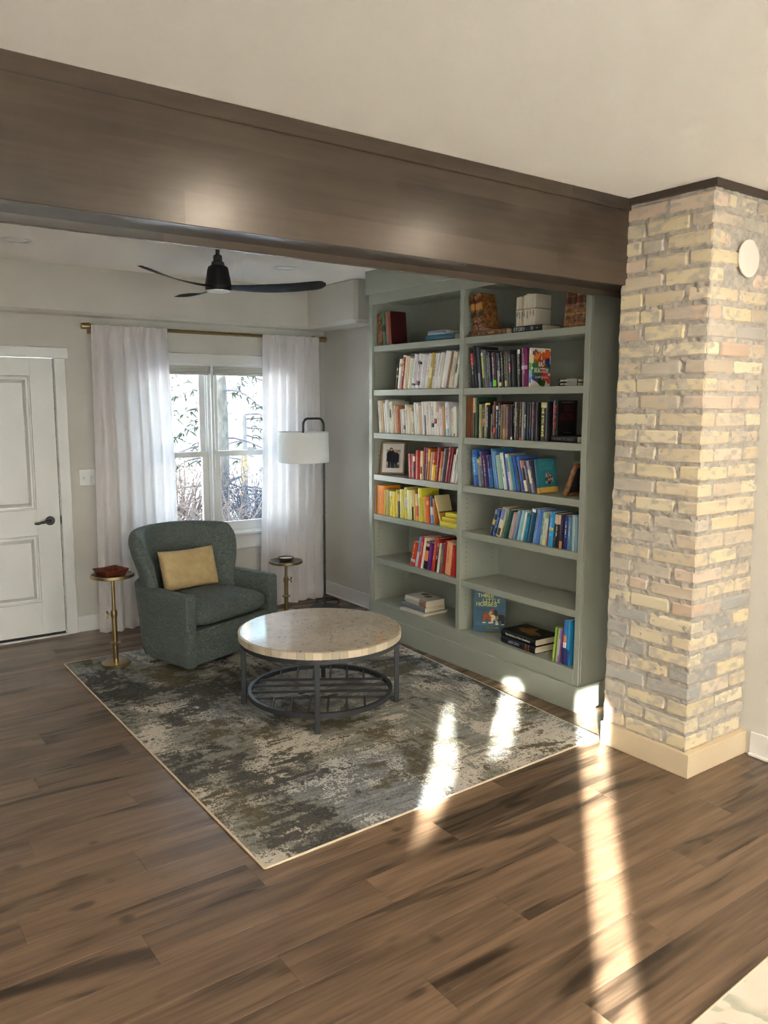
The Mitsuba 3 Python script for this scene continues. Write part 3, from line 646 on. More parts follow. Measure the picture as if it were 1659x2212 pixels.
('L6',4.295,0.013,0.224,11.9,'e6e2d8',[],'','','thin white book'),
('L6',4.266,0.037,0.192,11.2,'221c22',[(0.3,0.7,'e08a54'),(0.85,0.98,'e0a090')],'','','black book with an orange label'),
('L6',4.224,0.0381,0.195,10.6,'5a1f78',[],'8a5aa0','-','purple book'),
('L6',4.176,0.0322,0.233,9.9,'b83a26',[],'e0b090','-','orange red book'),
('L6',4.145,0.0243,0.237,9.3,'8c2018',[(0,0.75,'3a1a18')],'e8d8c8','-','dark red and black book'),
('L6',4.118,0.0179,0.206,8.6,'ddd6ca',[],'','','thin off-white book'),
('L6',4.093,0.0274,0.209,7.9,'6a5a54',[],'a89a90','-','greyish brown book'),
('L6',4.066,0.0232,0.23,7.3,'9c1f2a',[],'','','crimson book'),
('L6',4.021,0.0552,0.227,6.6,'e8a878',[],'b87048','-','wide peach coloured book'),
('L6',3.966,0.0436,0.203,6.0,'b03028',[],'','','red book against the centre post'),
('R2',3.777,0.027,0.248,-8.7,'1c1a1c',[(0.55,0.86,'b02a24')],'e0e0e0','-','black book with a red label'),
('R2',3.752,0.0146,0.258,-8.4,'26282e',[],'','','tall black book'),
('R2',3.733,0.0194,0.254,-8.1,'4a5060',[(0,0.35,'9a9eae')],'','','slate blue book'),
('R2',3.714,0.0158,0.253,-7.9,'24262a',[],'','','black book with white edged cover'),
('R2',3.695,0.0178,0.233,-7.6,'5c5f58',[(0.25,0.82,'b0b56a'),(0.83,0.92,'e8e8e8')],'','','grey book with an olive stripe and a white label'),
('R2',3.673,0.0245,0.229,-7.4,'5c6060',[],'','','grey book'),
('R2',3.649,0.0196,0.221,-7.1,'1e1e20',[],'b0b0b0','-','black book with small grey lettering'),
('R2',3.626,0.0214,0.215,-6.8,'241c2a',[(0,0.15,'5a4a8c')],'9a9aa8','-','black book with a violet foot'),
('R2',3.597,0.0305,0.211,-6.6,'4a3c44',[(0.02,0.2,'6cc83c')],'b0a8b0','-','plum grey book with a bright green tag'),
('R2',3.568,0.0099,0.204,-6.3,'b8bcc0',[(0.5,0.98,'3c4048')],'','','thin white and grey book'),
('R2',3.552,0.0183,0.204,-6.1,'1a1a1c',[(0.03,0.14,'d8d080')],'c8c8c8','-','black book with a cream tag'),
('R2',3.528,0.026,0.211,-5.8,'1c2220',[],'a8b090','-','wide black book with pale green lettering'),
('R2',3.503,0.0155,0.212,-5.5,'4c4024',[(0.02,0.18,'d0c070')],'b09a50','-','brown book with gold lettering'),
('R2',3.486,0.016,0.207,-5.3,'5a5c54',[],'','','olive grey book'),
('R2',3.461,0.0146,0.219,-5.0,'2c2c30',[(0.42,0.6,'8c2c44')],'e0e0e0','-','black book with a crimson block'),
('R2',3.437,0.0291,0.19,-4.8,'26282c',[],'','','short charcoal book'),
('R2',3.402,0.0119,0.216,-4.5,'6a5844',[],'','','brown book'),
('R2',3.385,0.0186,0.221,-4.2,'141416',[(0.86,0.98,'d8d8d0')],'d0c8b0','-','black book with a white block atop its spine'),
('R2',3.348,0.0454,0.222,-4.0,'6c2450',[(0.45,0.55,'b0a0b0')],'c8a8c0','-','wide purple book'),
('R3',3.841,0.0373,0.255,-0.4,'6e4428',[],'8a5c3c','-','wide plain brown book'),
('R3',3.805,0.0301,0.254,-0.4,'74442e',[],'','','plain reddish brown book'),
('R3',3.772,0.0239,0.253,-0.4,'3c3a22',[(0.62,0.98,'c0a070')],'','','olive book with a tan upper part'),
('R3',3.749,0.0194,0.254,-0.3,'24402e',[],'','','dark green book'),
('R3',3.733,0.0111,0.225,-0.3,'181a20',[],'','','black book'),
('R3',3.717,0.0182,0.209,-0.3,'a09a68',[],'','','olive cream book'),
('R3',3.69,0.0258,0.213,-0.3,'1c1416',[(0.45,0.55,'c84a3c')],'d8c890','-','black book with a cream and red title'),
('R3',3.672,0.0061,0.213,-0.3,'c8b87a',[],'','','thin straw coloured book'),
('R3',3.648,0.0369,0.22,-0.3,'18161a',[(0.93,0.99,'d0a830')],'b8b8b8','-','wide black book with a yellow top edge'),
('R3',3.624,0.0082,0.15,-0.2,'8a8a80',[],'','','short grey book'),
('R3',3.612,0.0132,0.203,-0.2,'70706c',[(0.2,0.4,'202020')],'','','grey and black book'),
('R3',3.595,0.0178,0.227,-0.2,'5c2a24',[(0.15,0.3,'c84a3c')],'','','dark red book with a bright red block'),
('R3',3.573,0.0174,0.203,-0.2,'141c38',[(0.88,0.98,'e0e0e0')],'e0e0e8','-','navy book with a white title'),
('R3',3.552,0.021,0.218,-0.2,'121416',[],'d0d0d0','-','black book with a white frame on its spine'),
('R3',3.533,0.0117,0.207,-0.2,'70655c',[],'','','greyish brown book'),
('R3',3.514,0.0244,0.209,-0.1,'8c6a50',[(0,0.3,'b89050')],'','','tan and rust book'),
('R3',3.494,0.0115,0.205,-0.1,'4c3420',[],'','','dark brown book'),
('R3',3.469,0.0354,0.201,-0.1,'3c2430',[],'74505c','-','wide plum book'),
('R3',3.442,0.0143,0.203,-0.1,'141214',[(0.0,0.08,'c8bca8')],'','','black book with a beige foot'),
('R3',3.428,0.0095,0.222,-0.1,'161616',[],'e0e0e0','-','black book with a white vertical title'),
('R3',3.419,0.0062,0.222,-0.1,'d8d8d8',[],'','','thin white spine'),
('R3',3.403,0.0235,0.224,-0.0,'34322c',[],'a8a48c','-','dark grey book'),
('R3',3.377,0.0239,0.222,-0.0,'4a3020',[(0,0.06,'d04a44')],'a89a50','-','brown book with a red foot'),
('R3',3.357,0.0139,0.223,-0.0,'7c8890',[],'','','blue grey book'),
('R3',3.336,0.0166,0.222,0.0,'1a1c1e',[],'e0e0e0','Rise of Wolf 8','black book titled Rise of Wolf'),
('R3',3.315,0.0222,0.222,0.0,'161618',[],'','','plain black book'),
('R3',3.299,0.0062,0.221,0.0,'e8ecf4',[],'','','thin bright white book'),
('R3',3.289,0.0107,0.221,0.1,'3a1f2c',[(0,0.4,'1c2450')],'','','maroon and navy book'),
('R3',3.263,0.0358,0.222,0.1,'241a1c',[],'8c2a24','-','black book with small red lettering'),
('R3',3.236,0.015,0.222,0.1,'141414',[],'','','black book'),
('R3',3.198,0.0421,0.227,0.1,'303236',[(0.84,0.97,'c8c48c')],'e0d878','THE 5TH WAVE','charcoal book with a pale yellow title'),
('R3',3.162,0.0211,0.224,0.1,'141416',[],'','','black book'),
('R4',3.75,0.0463,0.229,-7.7,'2a5ca8',[(0.3,0.8,'4a88cc')],'d8e0ec','-','bright blue book'),
('R4',3.714,0.0179,0.176,-8.2,'8a8478',[(0.85,0.98,'c8c040')],'','','grey book with a yellow top'),
('R4',3.693,0.02,0.191,-8.7,'3c6478',[(0.7,0.98,'a88a50')],'','','teal book with a tan top'),
('R4',3.671,0.0192,0.223,-9.1,'4a3058',[],'a090b0','-','purple book'),
('R4',3.648,0.0211,0.199,-9.6,'3a2c54',[],'c8c0d8','-','dark purple book'),
('R4',3.616,0.0368,0.203,-10.1,'2c5a9c',[(0.6,0.98,'3c2c5c')],'9a90c0','-','blue book with a violet top'),
('R4',3.575,0.0157,0.246,-10.5,'4a84a4',[],'','','tall steel blue book'),
('R4',3.551,0.0282,0.23,-11.0,'4a78b4',[],'7ab0d8','-','light blue book'),
('R4',3.517,0.032,0.209,-11.5,'86a69a',[],'','','sage green book'),
('R4',3.483,0.0227,0.226,-11.9,'d0dcd2',[],'2c3c3c','-','pale green white book with a dark title'),
('R4',3.462,0.015,0.232,-12.4,'3c4aa0',[],'','','thin royal blue book'),
('R4',3.442,0.0203,0.221,-12.9,'dce4e0',[(0.5,0.9,'6ca09a')],'4c6868','-','white and teal book'),
('R4',3.423,0.0134,0.225,-13.3,'b8aa9a',[],'','','beige book with black bars'),
('R4',3.403,0.0213,0.214,-13.8,'3c8098',[],'','','teal blue book'),
('R4',3.38,0.0191,0.21,-14.3,'3858a4',[],'','','royal blue book'),
('R4',3.357,0.021,0.15,-14.8,'2c2824',[],'','','short black book'),
('R4',3.331,0.0219,0.213,-15.2,'3c5cac',[(0.05,0.3,'2c3c7c')],'','','blue book'),
('R4',3.306,0.0216,0.196,-15.7,'34302e',[(0.02,0.36,'e4dcc8'),(0.74,0.97,'c88070')],'','','black book with a pink block and cream foot'),
('R4',3.281,0.0239,0.195,-16.2,'44424e',[],'9a98a8','-','dark grey book'),
('R4',3.257,0.0186,0.194,-16.6,'8c88a8',[(0.3,0.72,'d8d2c4')],'','','lavender book with a cream label'),
('R4',3.237,0.0148,0.196,-17.1,'3c3c4c',[],'a8a8b8','-','black and grey patterned book'),
('R5',3.606,0.0229,0.179,18.7,'2a3440',[(0.4,0.6,'c8a860'),(0.8,0.98,'5a70a8')],'','','black and blue patterned book'),
('R5',3.574,0.0282,0.173,17.8,'2c4c94',[(0.1,0.98,'1c2c5c')],'6aa0e0','FOCUS','blue book titled FOCUS'),
('R5',3.54,0.0277,0.19,16.8,'c8c4a8',[(0.6,0.98,'6c78b4'),(0.05,0.3,'4c4830')],'','','book with a landscape on its spine'),
('R5',3.487,0.0273,0.182,15.9,'2c5048',[],'','','dark green book'),
('R5',3.438,0.0294,0.166,15.0,'a89490',[],'c0b0ac','-','pinkish grey book'),
('R5',3.41,0.0175,0.185,14.0,'7c8cac',[],'','','grey blue book'),
('R5',3.371,0.02,0.188,13.1,'7cb0c0',[],'','','pale aqua book'),
('R5',3.349,0.0185,0.18,12.2,'d8d8d2',[],'','','white book'),
('R5',3.323,0.0263,0.17,11.3,'1f7090',[],'4c98b0','-','teal book'),
('R5',3.278,0.0287,0.208,10.3,'1e4058',[(0.9,0.99,'e0e8f0')],'3c6078','-','dark navy book with a shiny top'),
('R5',3.244,0.0233,0.206,9.4,'7c98c8',[],'5c78a8','-','light blue book'),
('R5',3.214,0.0282,0.204,8.5,'3c68b0',[],'','','cornflower blue book'),
('R5',3.186,0.0203,0.194,7.6,'a8c0a8',[],'3c5444','-','pale green book'),
('R5',3.162,0.0214,0.16,6.6,'b8c4b0',[(0,0.2,'e0d8b8')],'c08080','-','short pale green book'),
('R5',3.142,0.0138,0.181,5.7,'a02830',[(0.4,0.98,'3c3070')],'','','red and violet book'),
('R5',3.116,0.0324,0.2,4.8,'2488c0',[(0.48,0.56,'d8b840')],'8ac8e8','-','bright sky blue book with a yellow dot'),
('R5',3.072,0.0454,0.195,3.9,'1c1a1e',[(0.7,0.98,'c8a890')],'d8ccc0','-','black book with a beige top'),
('R5',3.036,0.0194,0.196,2.9,'2c2038',[(0,0.22,'b88450')],'','','dark violet book with a tan foot'),
('R5',3.005,0.0348,0.193,2.0,'1c2c64',[],'d8dcec','-','navy book with a white title'),
('R5',2.973,0.0249,0.191,1.1,'4c7090',[],'b8c8d4','-','steel blue book'),
('R5',2.948,0.0188,0.201,0.2,'9cb4b4',[],'','','pale grey green book'),
('R5',2.928,0.0175,0.196,-0.8,'7898b8',[],'','','powder blue book'),
]
BAY = {'L': (YCL+.0, YLI-.008), 'R': (YNR+.002, YCR)}
def rect(y, Tk, H, lean):
    r = affinity.rotate(Polygon([(-Tk/2, 0), (Tk/2, 0), (Tk/2, H), (-Tk/2, H)]), lean, origin=(0, 0))
    return affinity.translate(r, y, -r.bounds[1])
def seat_books(rows, s):
    """slides and thins the books of one shelf until none cuts into its neighbour"""
    lo, hi = BAY[s[0]]; out = []; prev = None
    for (y, Tk, H, lean) in rows:
        for _ in range(60):
            r = rect(y, Tk, H, lean)
            if r.bounds[2] > hi: y -= r.bounds[2]-hi+.0003; continue
            if prev is not None and r.intersection(prev).area > 2e-6:
                Tk = max(Tk*.985, .009); y -= .0012; continue
            break
        prev = rect(y, Tk, H, lean); out.append([y, Tk, H, lean])
    nxt = None
    for o in out[::-1]:
        for _ in range(60):
            r = rect(*o)
            if r.bounds[0] < lo: o[0] += lo-r.bounds[0]+.0003; continue
            if nxt is not None and r.intersection(nxt).area > 2e-6:
                o[1] = max(o[1]*.97, .007); o[0] += .0012; continue
            break
        nxt = rect(*o)
    return out
for s in dict.fromkeys(b[0] for b in BOOKS):
    rows = [b for b in BOOKS if b[0] == s]
    geo = seat_books([(b[1], b[2], b[3], -b[4]*-1.0) for b in rows], s)
    for i, (b, (y, Tk, H, lean)) in enumerate(zip(rows, geo)):
        k = thing('book', f'{b[9]}, {ORD[i]} from left, {shelf_name(s)}', 'book', f'upright books on the {shelf_name(s)}')
        D = min(.19, H*(.62+.1*bkr.random()))
        ps = book_parts(Tk, H, D, b[5], b[6], b[7], b[8])
        emit(k, ps, pose(ps, lean, y, SHELF_Z[s], 3.430+.012*bkr.random()))
# ------------------------------------------------------------------ books that stand or lie apart from the rows
FACE = np.array([[1., 0, 0, 0], [0, 0, -1, 0], [0, 1, 0, 0], [0, 0, 0, 1]])       # drawn in xy -> stands in xz, seen from -y
SPINE = np.array([[0., 0, -1, 0], [-1, 0, 0, 0], [0, 1, 0, 0], [0, 0, 0, 1]])     # drawn in xy -> seen from -x, reading towards -y
def blob(cx, cy, r, seed, n=26, rough=.45):
    g = np.random.default_rng(seed); a = np.arange(n)*2*np.pi/n
    q = 1+rough*(g.random(n)-.5)*2; q = .5*q+.25*np.roll(q, 1)+.25*np.roll(q, -1)
    return Polygon(np.c_[cx+r*q*np.cos(a), cy+r*q*np.sin(a)]).buffer(0)
def prints(shapes, M, off, z=.0005):
    """coloured flat print: list of (polygon or mesh, colour, layer)"""
    ms, cs = [], []
    for p, c, l in shapes:
        if isinstance(p, trimesh.Trimesh): gs = [p]
        else: gs = [extrude(q, z) for q in (p.geoms if hasattr(p, 'geoms') else [p]) if q.geom_type == 'Polygon' and q.area > 1e-9]
        for m in gs:
            m = m.copy(); m.apply_translation([0, 0, l*.0003]); m.apply_transform(M); m.apply_translation(off); ms.append(m); cs.append(np.tile(lin(c), (len(m.vertices), 1)))
    return cat(ms), np.vstack(cs)
def text(t, h, x, y, bold=True, cx=False, wmax=None, sx=1.0):
    m = meshkit.text_mesh(t, h, .0006, bold=bold); b = m.bounds; w = (b[1][0]-b[0][0])*sx
    if wmax and w > wmax: sx *= wmax/w; w = wmax
    m.apply_scale([sx, 1, 1]); m.apply_translation([x-(m.bounds[0][0]+w/2 if cx else 0), y, 0]); return m
def standing(label, s, y, Tk, H, D, lean, color, bands=(), tcol='', title='', x=3.438, z=None, group=None, art=None, catg='book', bsdf=None):
    k = thing('book', label, 'book', group); ps = book_parts(Tk, H, D, color, bands, tcol, title)
    if bsdf: ps = [(n, m, bsdf if n == 'cover' else b, None if n == 'cover' else c) for n, m, b, c in ps]
    M = pose(ps, lean, y, SHELF_Z[s] if z is None else z, x); emit(k, ps, M)
    if art:
        m, c = prints(art, FACE, (0, -Tk/2, 0)); m.apply_transform(M); part(k, 'cover_print', m, 'm_print', color=c)
    return k
def flat(label, L, D, Tk, x, y, z, color, rz=0.0, bands=(), tcol='', title='', group=None, bsdf=None, th=None, top_art=None):
    """a closed book lying flat: spine along y of length L facing -x, centre of the spine at (x, y)"""
    k = thing('book', label, 'book', group); ps = book_parts(Tk, L, D, color, bands, '', '')
    if bsdf: ps = [(n, m, bsdf if n == 'cover' else b, None if n == 'cover' else c) for n, m, b, c in ps]
    M = trimesh.transformations.rotation_matrix(math.radians(90), [1, 0, 0]); M[:3, 3] = [0, L/2, Tk/2]
    R = trimesh.transformations.rotation_matrix(math.radians(rz), [0, 0, 1]); R[:3, 3] = [x, y, z+.0004]
    emit(k, ps, R@M)
    if title:
        for (t, h, off) in ([(title, th or Tk*.55, 0)] if isinstance(title, str) else title):
            m = text(t, h, off, -h/2, cx=True, wmax=L*.8)
            m.apply_transform(SPINE); m.apply_translation([-min(.006, Tk*.14)-.0004, 0, Tk/2]); m.apply_transform(R)
            part(k, 'title', m, 'm_book', color=lin(tcol))
    if top_art:
        m, c = prints(top_art, np.array([[0., 1, 0, 0], [-1, 0, 0, 0], [0, 0, 1, 0], [0, 0, 0, 1]]), (0, 0, Tk)); m.apply_transform(R); part(k, 'cover_print', m, 'm_print', color=c)
    return k
# top left shelf
standing('mottled brown leather book at the far left of the top left shelf', 'L1', 4.798, .056, .222, .15, -3, '6b3a1c', bsdf='m_leather')
standing('slim green cloth book on the top left shelf beside the mottled leather one', 'L1', 4.743, .036, .232, .15, -5, '3f6650', [(.42, .62, '26352c')])
standing('thick brown-spined book with a dark maroon cover on the top left shelf', 'L1', 4.686, .058, .232, .14, -6, '3a1218', [(0, 1, '84503c')])
flat('teal book lying flat on the top left shelf under a grey one', .296, .19, .040, 3.45, 4.138, SHELF_Z['L1'], '2c6274')
flat('grey-blue book lying on the teal one, top left shelf', .18, .17, .028, 3.452, 4.176, SHELF_Z['L1']+.0405, '6c7884')
# top right shelf
flat('brown leather book lying flat on the top right shelf under two others', .32, .19, .033, 3.438, 3.668, SHELF_Z['R1'], '6b3a1c', bsdf='m_leather')
zz = SHELF_Z['R1']+.0335
for (y, t, lab) in ((3.777, .040, 'narrow old leather book leaning left on a flat leather book, top right shelf'), (3.719, .060, 'thick tan leather book leaning left against the narrow one, top right shelf')):
    k = standing(lab, 'R1', y, t, .222, .12, -14, '7a4a20', z=zz, bsdf='m_leather', bands=[(.16, .2, '3a1c0c'), (.36, .5, '3c2c10'), (.56, .74, 'b07c3c'), (.76, .86, '5a2412')])
y = 3.062
for i, (t, h) in enumerate(((.040, .262), (.036, .258), (.042, .262), (.034, .255))):
    standing(f'old brown leather volume, {ORD[i]} of four leaning at the right of the top right shelf', 'R1', y-t/2+.006, t, h, .14, 5, '5a2c14', bands=[(.05, .07, '9a6a34'), (.26, .28, '9a6a34'), (.48, .62, '3c2a12' if i % 2 else '4a1c10'), (.64, .8, '9c6c30' if i > 1 else '5a2c14'), (.82, .84, 'a8783c')], bsdf='m_leather', group=None)
    y -= t/math.cos(math.radians(5))+.0012
flat('black book lettered STORY lying under the tied white books', .24, .155, .035, 3.434, 3.341, SHELF_Z['R1'], '16161a', tcol='a8a8a4', title=[('STORY', .020, -.055), ('II', .017, .045), ('+', .012, .085)])
z0 = SHELF_Z['R1']+.0356
yy = 3.446; names = ['tyler', 'carter', 'dawson', 'noah', 'abbey', 'riley', 'sean']
for i, (n, t, h) in enumerate(zip(names, (.021, .023, .015, .022, .026, .019, .030), (.168, .17, .166, .174, .18, .176, .176))):
    k = standing(f'white-wrapped book marked {n} in the twine-tied bundle on the top right shelf', 'R1', yy-t/2, t-.0008, h, .125, 0, 'c9c2b2' if n != 'dawson' else 'a8997c', x=3.452, z=z0, group='white books tied with twine')
    m = meshkit.text_mesh(n, .011, .0006); b = m.bounds; m.apply_translation([-(b[0][0]), -(b[0][1]+b[1][1])/2, 0]); s_ = min(1, .085/(b[1][0]-b[0][0])); m.apply_scale([s_, 1, 1])
    m.apply_transform(np.array([[0., 0, -1, 0], [0, -1, 0, 0], [-1, 0, 0, 0], [0, 0, 0, 1]])); m.apply_translation([3.452-min(.006, t*.14)-.0004, yy-t/2, z0+.085]); part(k, 'title', m, 'm_book', color=lin('2a2622'))
    yy -= t
tw = [(3.4485, 3.447), (3.4485, 3.291), (3.579, 3.2885), (3.579, 3.449), (3.4485, 3.447)]
tp = [[x, y, z0+.096+.002*math.sin(i*2.1)] for i, (x, y) in enumerate([(3.4475+(.001 if 0 < j < 12 else 0), 3.448-j*.0132) for j in range(13)]+[(3.4475+j*.0132, 3.2875) for j in range(1, 11)]+[(3.5805, 3.2875+j*.0132) for j in range(1, 13)]+[(3.5805-j*.0132, 3.4495) for j in range(1, 11)])]
one('twine', 'brown twine tied round the bundle of white books, top right shelf', 'string', tube(tp, .003, 6), 'm_frame_wood')
# second right shelf: book whose splashed cover shows, two flat books
g = np.random.default_rng(3); W_, H_ = .158, .222
cv = Polygon([(0.003, .001), (W_-.001, .001), (W_-.001, H_-.001), (.003, H_-.001)])
art = [(cv, 'e6e0d6', 0)]
for (x, y, r, c, sd) in ((.03, .19, .022, '6a4a5a', 1), (.055, .17, .036, 'c8682c', 2), (.10, .175, .030, 'b04a20', 3), (.135, .19, .024, 'd0562a', 4), (.05, .13, .032, '3f7a3a', 5), (.125, .125, .034, '24306c', 6), (.03, .10, .028, '2f6c40', 7), (.09, .11, .034, '6c4028', 8), (.03, .06, .026, '3c4c90', 9), (.06, .07, .026, '3a5a2c', 10), (.11, .08, .030, 'b02a4a', 11), (.13, .055, .026, 'c83a30', 12), (.075, .03, .022, '2a3a1c', 13), (.10, .02, .016, '3a4a24', 14), (.14, .10, .018, '4c6a3c', 15), (.075, .145, .026, '8c3018', 16)):
    art.append((blob(x, y, r, sd, rough=.75).intersection(cv), c, 1+.2*sd))
wt = 'f2efe8'
art += [(text('A', .024, .08, .155, cx=True, sx=.7), wt, 9), (text('BAD', .026, .08, .118, cx=True, sx=.72), wt, 9), (text('REACTION', .026, .08, .082, cx=True, sx=.72, wmax=.115), wt, 9), (text('Sarah Bridges', .013, .085, .05, False, cx=True, wmax=.11), wt, 9)]
standing('white book with a paint-splashed cover titled BAD REACTION, second right shelf', 'R2', 3.309, .018, H_, W_, 0, 'dcd8cc', [(.1, .25, '5a7ab8'), (.25, .42, '88aacc'), (.42, .62, '5c9a4a'), (.62, .85, 'c8cc90')], art=art)
for i, (zo, lab) in enumerate(((0, 'lower of two small black and white books lying flat, second right shelf'), (.0205, 'upper of two small black and white books lying flat, second right shelf'))):
    flat(lab, .137, .13, .0195, 3.45, 3.032, SHELF_Z['R2']+zo, '1c1c1e', bands=[(.42, .98, '8c8c86')], tcol='e8e8e4', title=[('EDITION', .008, -.03)])
# third right shelf
flat('black book lying flat under a standing black one, third right shelf', .186, .165, .036, 3.44, 3.036, SHELF_Z['R3'], '101012', tcol='4c4c4a', title=[('BORN TO REST', .015, 0)])
art = [(Polygon([(.003, .001), (.155, .001), (.155, .194), (.003, .194)]), '0c0a0b', 0), (text('BAD', .034, .09, .135, cx=True, sx=.8), '3c0f10', 1), (text('BLOOD', .034, .08, .088, cx=True, wmax=.12), '3c0f10', 1), (text('NATIONAL BESTSELLER', .006, .08, .182, cx=True), '5c5a58', 1), (text('secrets and lies', .006, .08, .012, False, cx=True), '54524e', 1)]
standing('black book with dark red BAD BLOOD cover standing on a flat book, third right shelf', 'R3', 3.105, .036, .196, .158, 0, '121112', tcol='b02a20', title='BAD BLOOD', z=SHELF_Z['R3']+.0368, art=art)
# fourth right shelf
art = [(Polygon([(.003, .001), (.154, .001), (.154, .2), (.003, .2)]), '2c6c78', 0), (Polygon([(.003, .001), (.154, .001), (.154, .034), (.003, .034)]), 'c89a40', 1), (text('FRITJOF', .021, .082, .160, False, cx=True, wmax=.115), '4f8a82', 1), (text('CAPRA', .021, .082, .132, False, cx=True, wmax=.11), '4f8a82', 1)]
for q, (x, y, r, c) in enumerate(((.075, .095, .022, 'b0a89c'), (.085, .075, .026, '8c8680'), (.10, .08, .018, 'a49488'), (.08, .108, .011, '9c4a3c'), (.068, .08, .012, '4c4a48'), (.098, .062, .013, '5a5654'), (.108, .09, .008, '6a3a34'), (.084, .058, .010, '34383a'), (.088, .088, .007, '2c2c2e'))):
    art.append((blob(x, y, r, 40+q, rough=.6), c, 2+q*.3))
standing('teal book showing its FRITJOF CAPRA cover, fourth right shelf', 'R4', 3.215, .022, .201, .156, -10, '245c74', [(0, .16, 'c89a40')], art=art)
fk = thing('picture_frame', 'small dark wooden frame seen edge-on, leaning at the right end of the fourth right shelf', 'picture frame')
M = trimesh.transformations.rotation_matrix(math.radians(22), [1, 0, 0]); M[:3, 3] = [3.45, 3.035, SHELF_Z['R4']+.0075]
fr = [box(0, .15, -.012, .012, 0, .018, .002), box(0, .15, -.012, .012, .174, .192, .002), box(0, .018, -.012, .012, 0, .192, .002), box(.132, .15, -.012, .012, 0, .192, .002)]
for nm, m, b in (('frame', cat(fr), 'm_leather'), ('backing', box(.018, .132, -.006, .006, .018, .174), 'm_void')):
    m.apply_transform(M); part(fk, nm, m, b)
m = box(.06, .09, -.004, .0, 0, .14); m = xf(m, rx=-38); m.apply_translation((3.45, 2.945, SHELF_Z['R4']+.006)); 
# fourth left shelf: framed photograph
fk = thing('picture_frame', 'framed matted photograph of two people on the fourth left shelf', 'picture frame')
fw, fh = .184, .238
def fr_place(m):
    m = m.copy(); m.apply_transform(FACE)                                        # stands in xz, faces -y
    m.apply_transform(trimesh.transformations.rotation_matrix(math.radians(-12), [1, 0, 0]))
    ang = math.atan2(4.66-4.803, 3.552-3.437); m.apply_transform(trimesh.transformations.rotation_matrix(ang, [0, 0, 1]))
    m.apply_translation((3.440, 4.800, SHELF_Z['L4']+.004)); return m
w = .012
part(fk, 'frame', fr_place(cat(box(0, fw, 0, w, -.014, .004, .002), box(0, fw, fh-w, fh, -.014, .004, .002), box(0, w, 0, fh, -.014, .004, .002), box(fw-w, fw, 0, fh, -.014, .004, .002))), 'm_frame_wood')
part(fk, 'mat', fr_place(box(w*.8, fw-w*.8, w*.8, fh-w*.8, -.012, -.002)), 'm_led_off')
P0 = Polygon([(.040, .045), (.146, .045), (.146, .182), (.040, .182)])
sh = [(P0, 'b9b5aa', 0), (Polygon([(.040, .045), (.146, .045), (.146, .075), (.040, .07)]), 'b0a48c', 1), (Polygon([(.040, .172), (.146, .165), (.146, .182), (.040, .182)]), '8c958c', 1)]
def person_flat(cx, base, s, jacket, hair):
    return [(Polygon([(cx-.020*s, base), (cx-.002*s, base), (cx, base+.04*s), (cx+.003*s, base), (cx+.02*s, base), (cx+.019*s, base+.06*s), (cx-.019*s, base+.06*s)]), '1c2840', 2),
        (Polygon([(cx-.026*s, base+.045*s), (cx+.026*s, base+.045*s), (cx+.028*s, base+.10*s), (cx+.014*s, base+.118*s), (cx-.014*s, base+.118*s), (cx-.028*s, base+.10*s)]).buffer(.003), jacket, 3),
        (Point(cx, base+.131*s).buffer(.011*s), hair, 4), (Point(cx+.001, base+.127*s).buffer(.0088*s), 'c09878', 5)]
sh += person_flat(.075, .046, 1.06, '10131c', '1a1612')+person_flat(.108, .046, .96, '161c30', 'c8b090')
sh += [(Point(.128, .058).buffer(.012), '3a4238', 6)]
m, c = prints(sh, np.eye(4), (0, 0, -.0019)); m = fr_place(m); part(fk, 'photo_print', m, 'm_print', color=c)
# fifth left shelf: leaning book and flat stack
art = [(Polygon([(.002, .001), (.118, .001), (.118, .207), (.002, .207)]), 'b08838', 0), (Polygon([(.002, .09), (.118, .09), (.118, .207), (.002, .207)]), 'b8a980', 1), (Polygon([(.002, .085), (.118, .085), (.118, .094), (.002, .094)]), '6a5020', 2)]
standing('tan and mustard book leaning left with its cover showing, fifth left shelf', 'L5', 4.083, .014, .208, .12, -20, 'c8b478', art=art, x=3.432)
for i, (l, t, lab) in enumerate(((.185, .036, 'lowest'), (.168, .031, 'middle'), (.138, .030, 'topmost'))):
    flat(f'yellow paperback lying {lab} in the flat stack of three, fifth left shelf', l, .13, t-.001, 3.418+.004*i, 3.893+l/2, SHELF_Z['L5']+(0, .0365, .068)[i], ('d8cc3c', 'c8b02c', 'd0c430')[i], tcol='5a4c10', title=[('NOVEL', .010, .02)] if i == 9 else '')
# bottom left shelf
zb = SHELF_Z['L7']
flat('thin white book at the bottom of the pile, bottom left shelf', .265, .228, .016, 3.412, 4.372, zb, 'c4bfb2', 2)
flat('grey book in the middle of the pile, bottom left shelf', .262, .19, .038, 3.445, 4.395, zb+.0165, '6a6c70', 1)
flat('thick white book on top of the pile, bottom left shelf', .25, .165, .050, 3.449, 4.372, zb+.055, 'b4b0a4', -1, [(.68, .98, '8c6c50')], top_art=[(blob(.02, .10, .03, 3), '7a5c40', 0), (blob(-.05, .12, .025, 8), '5c4838', 1)])
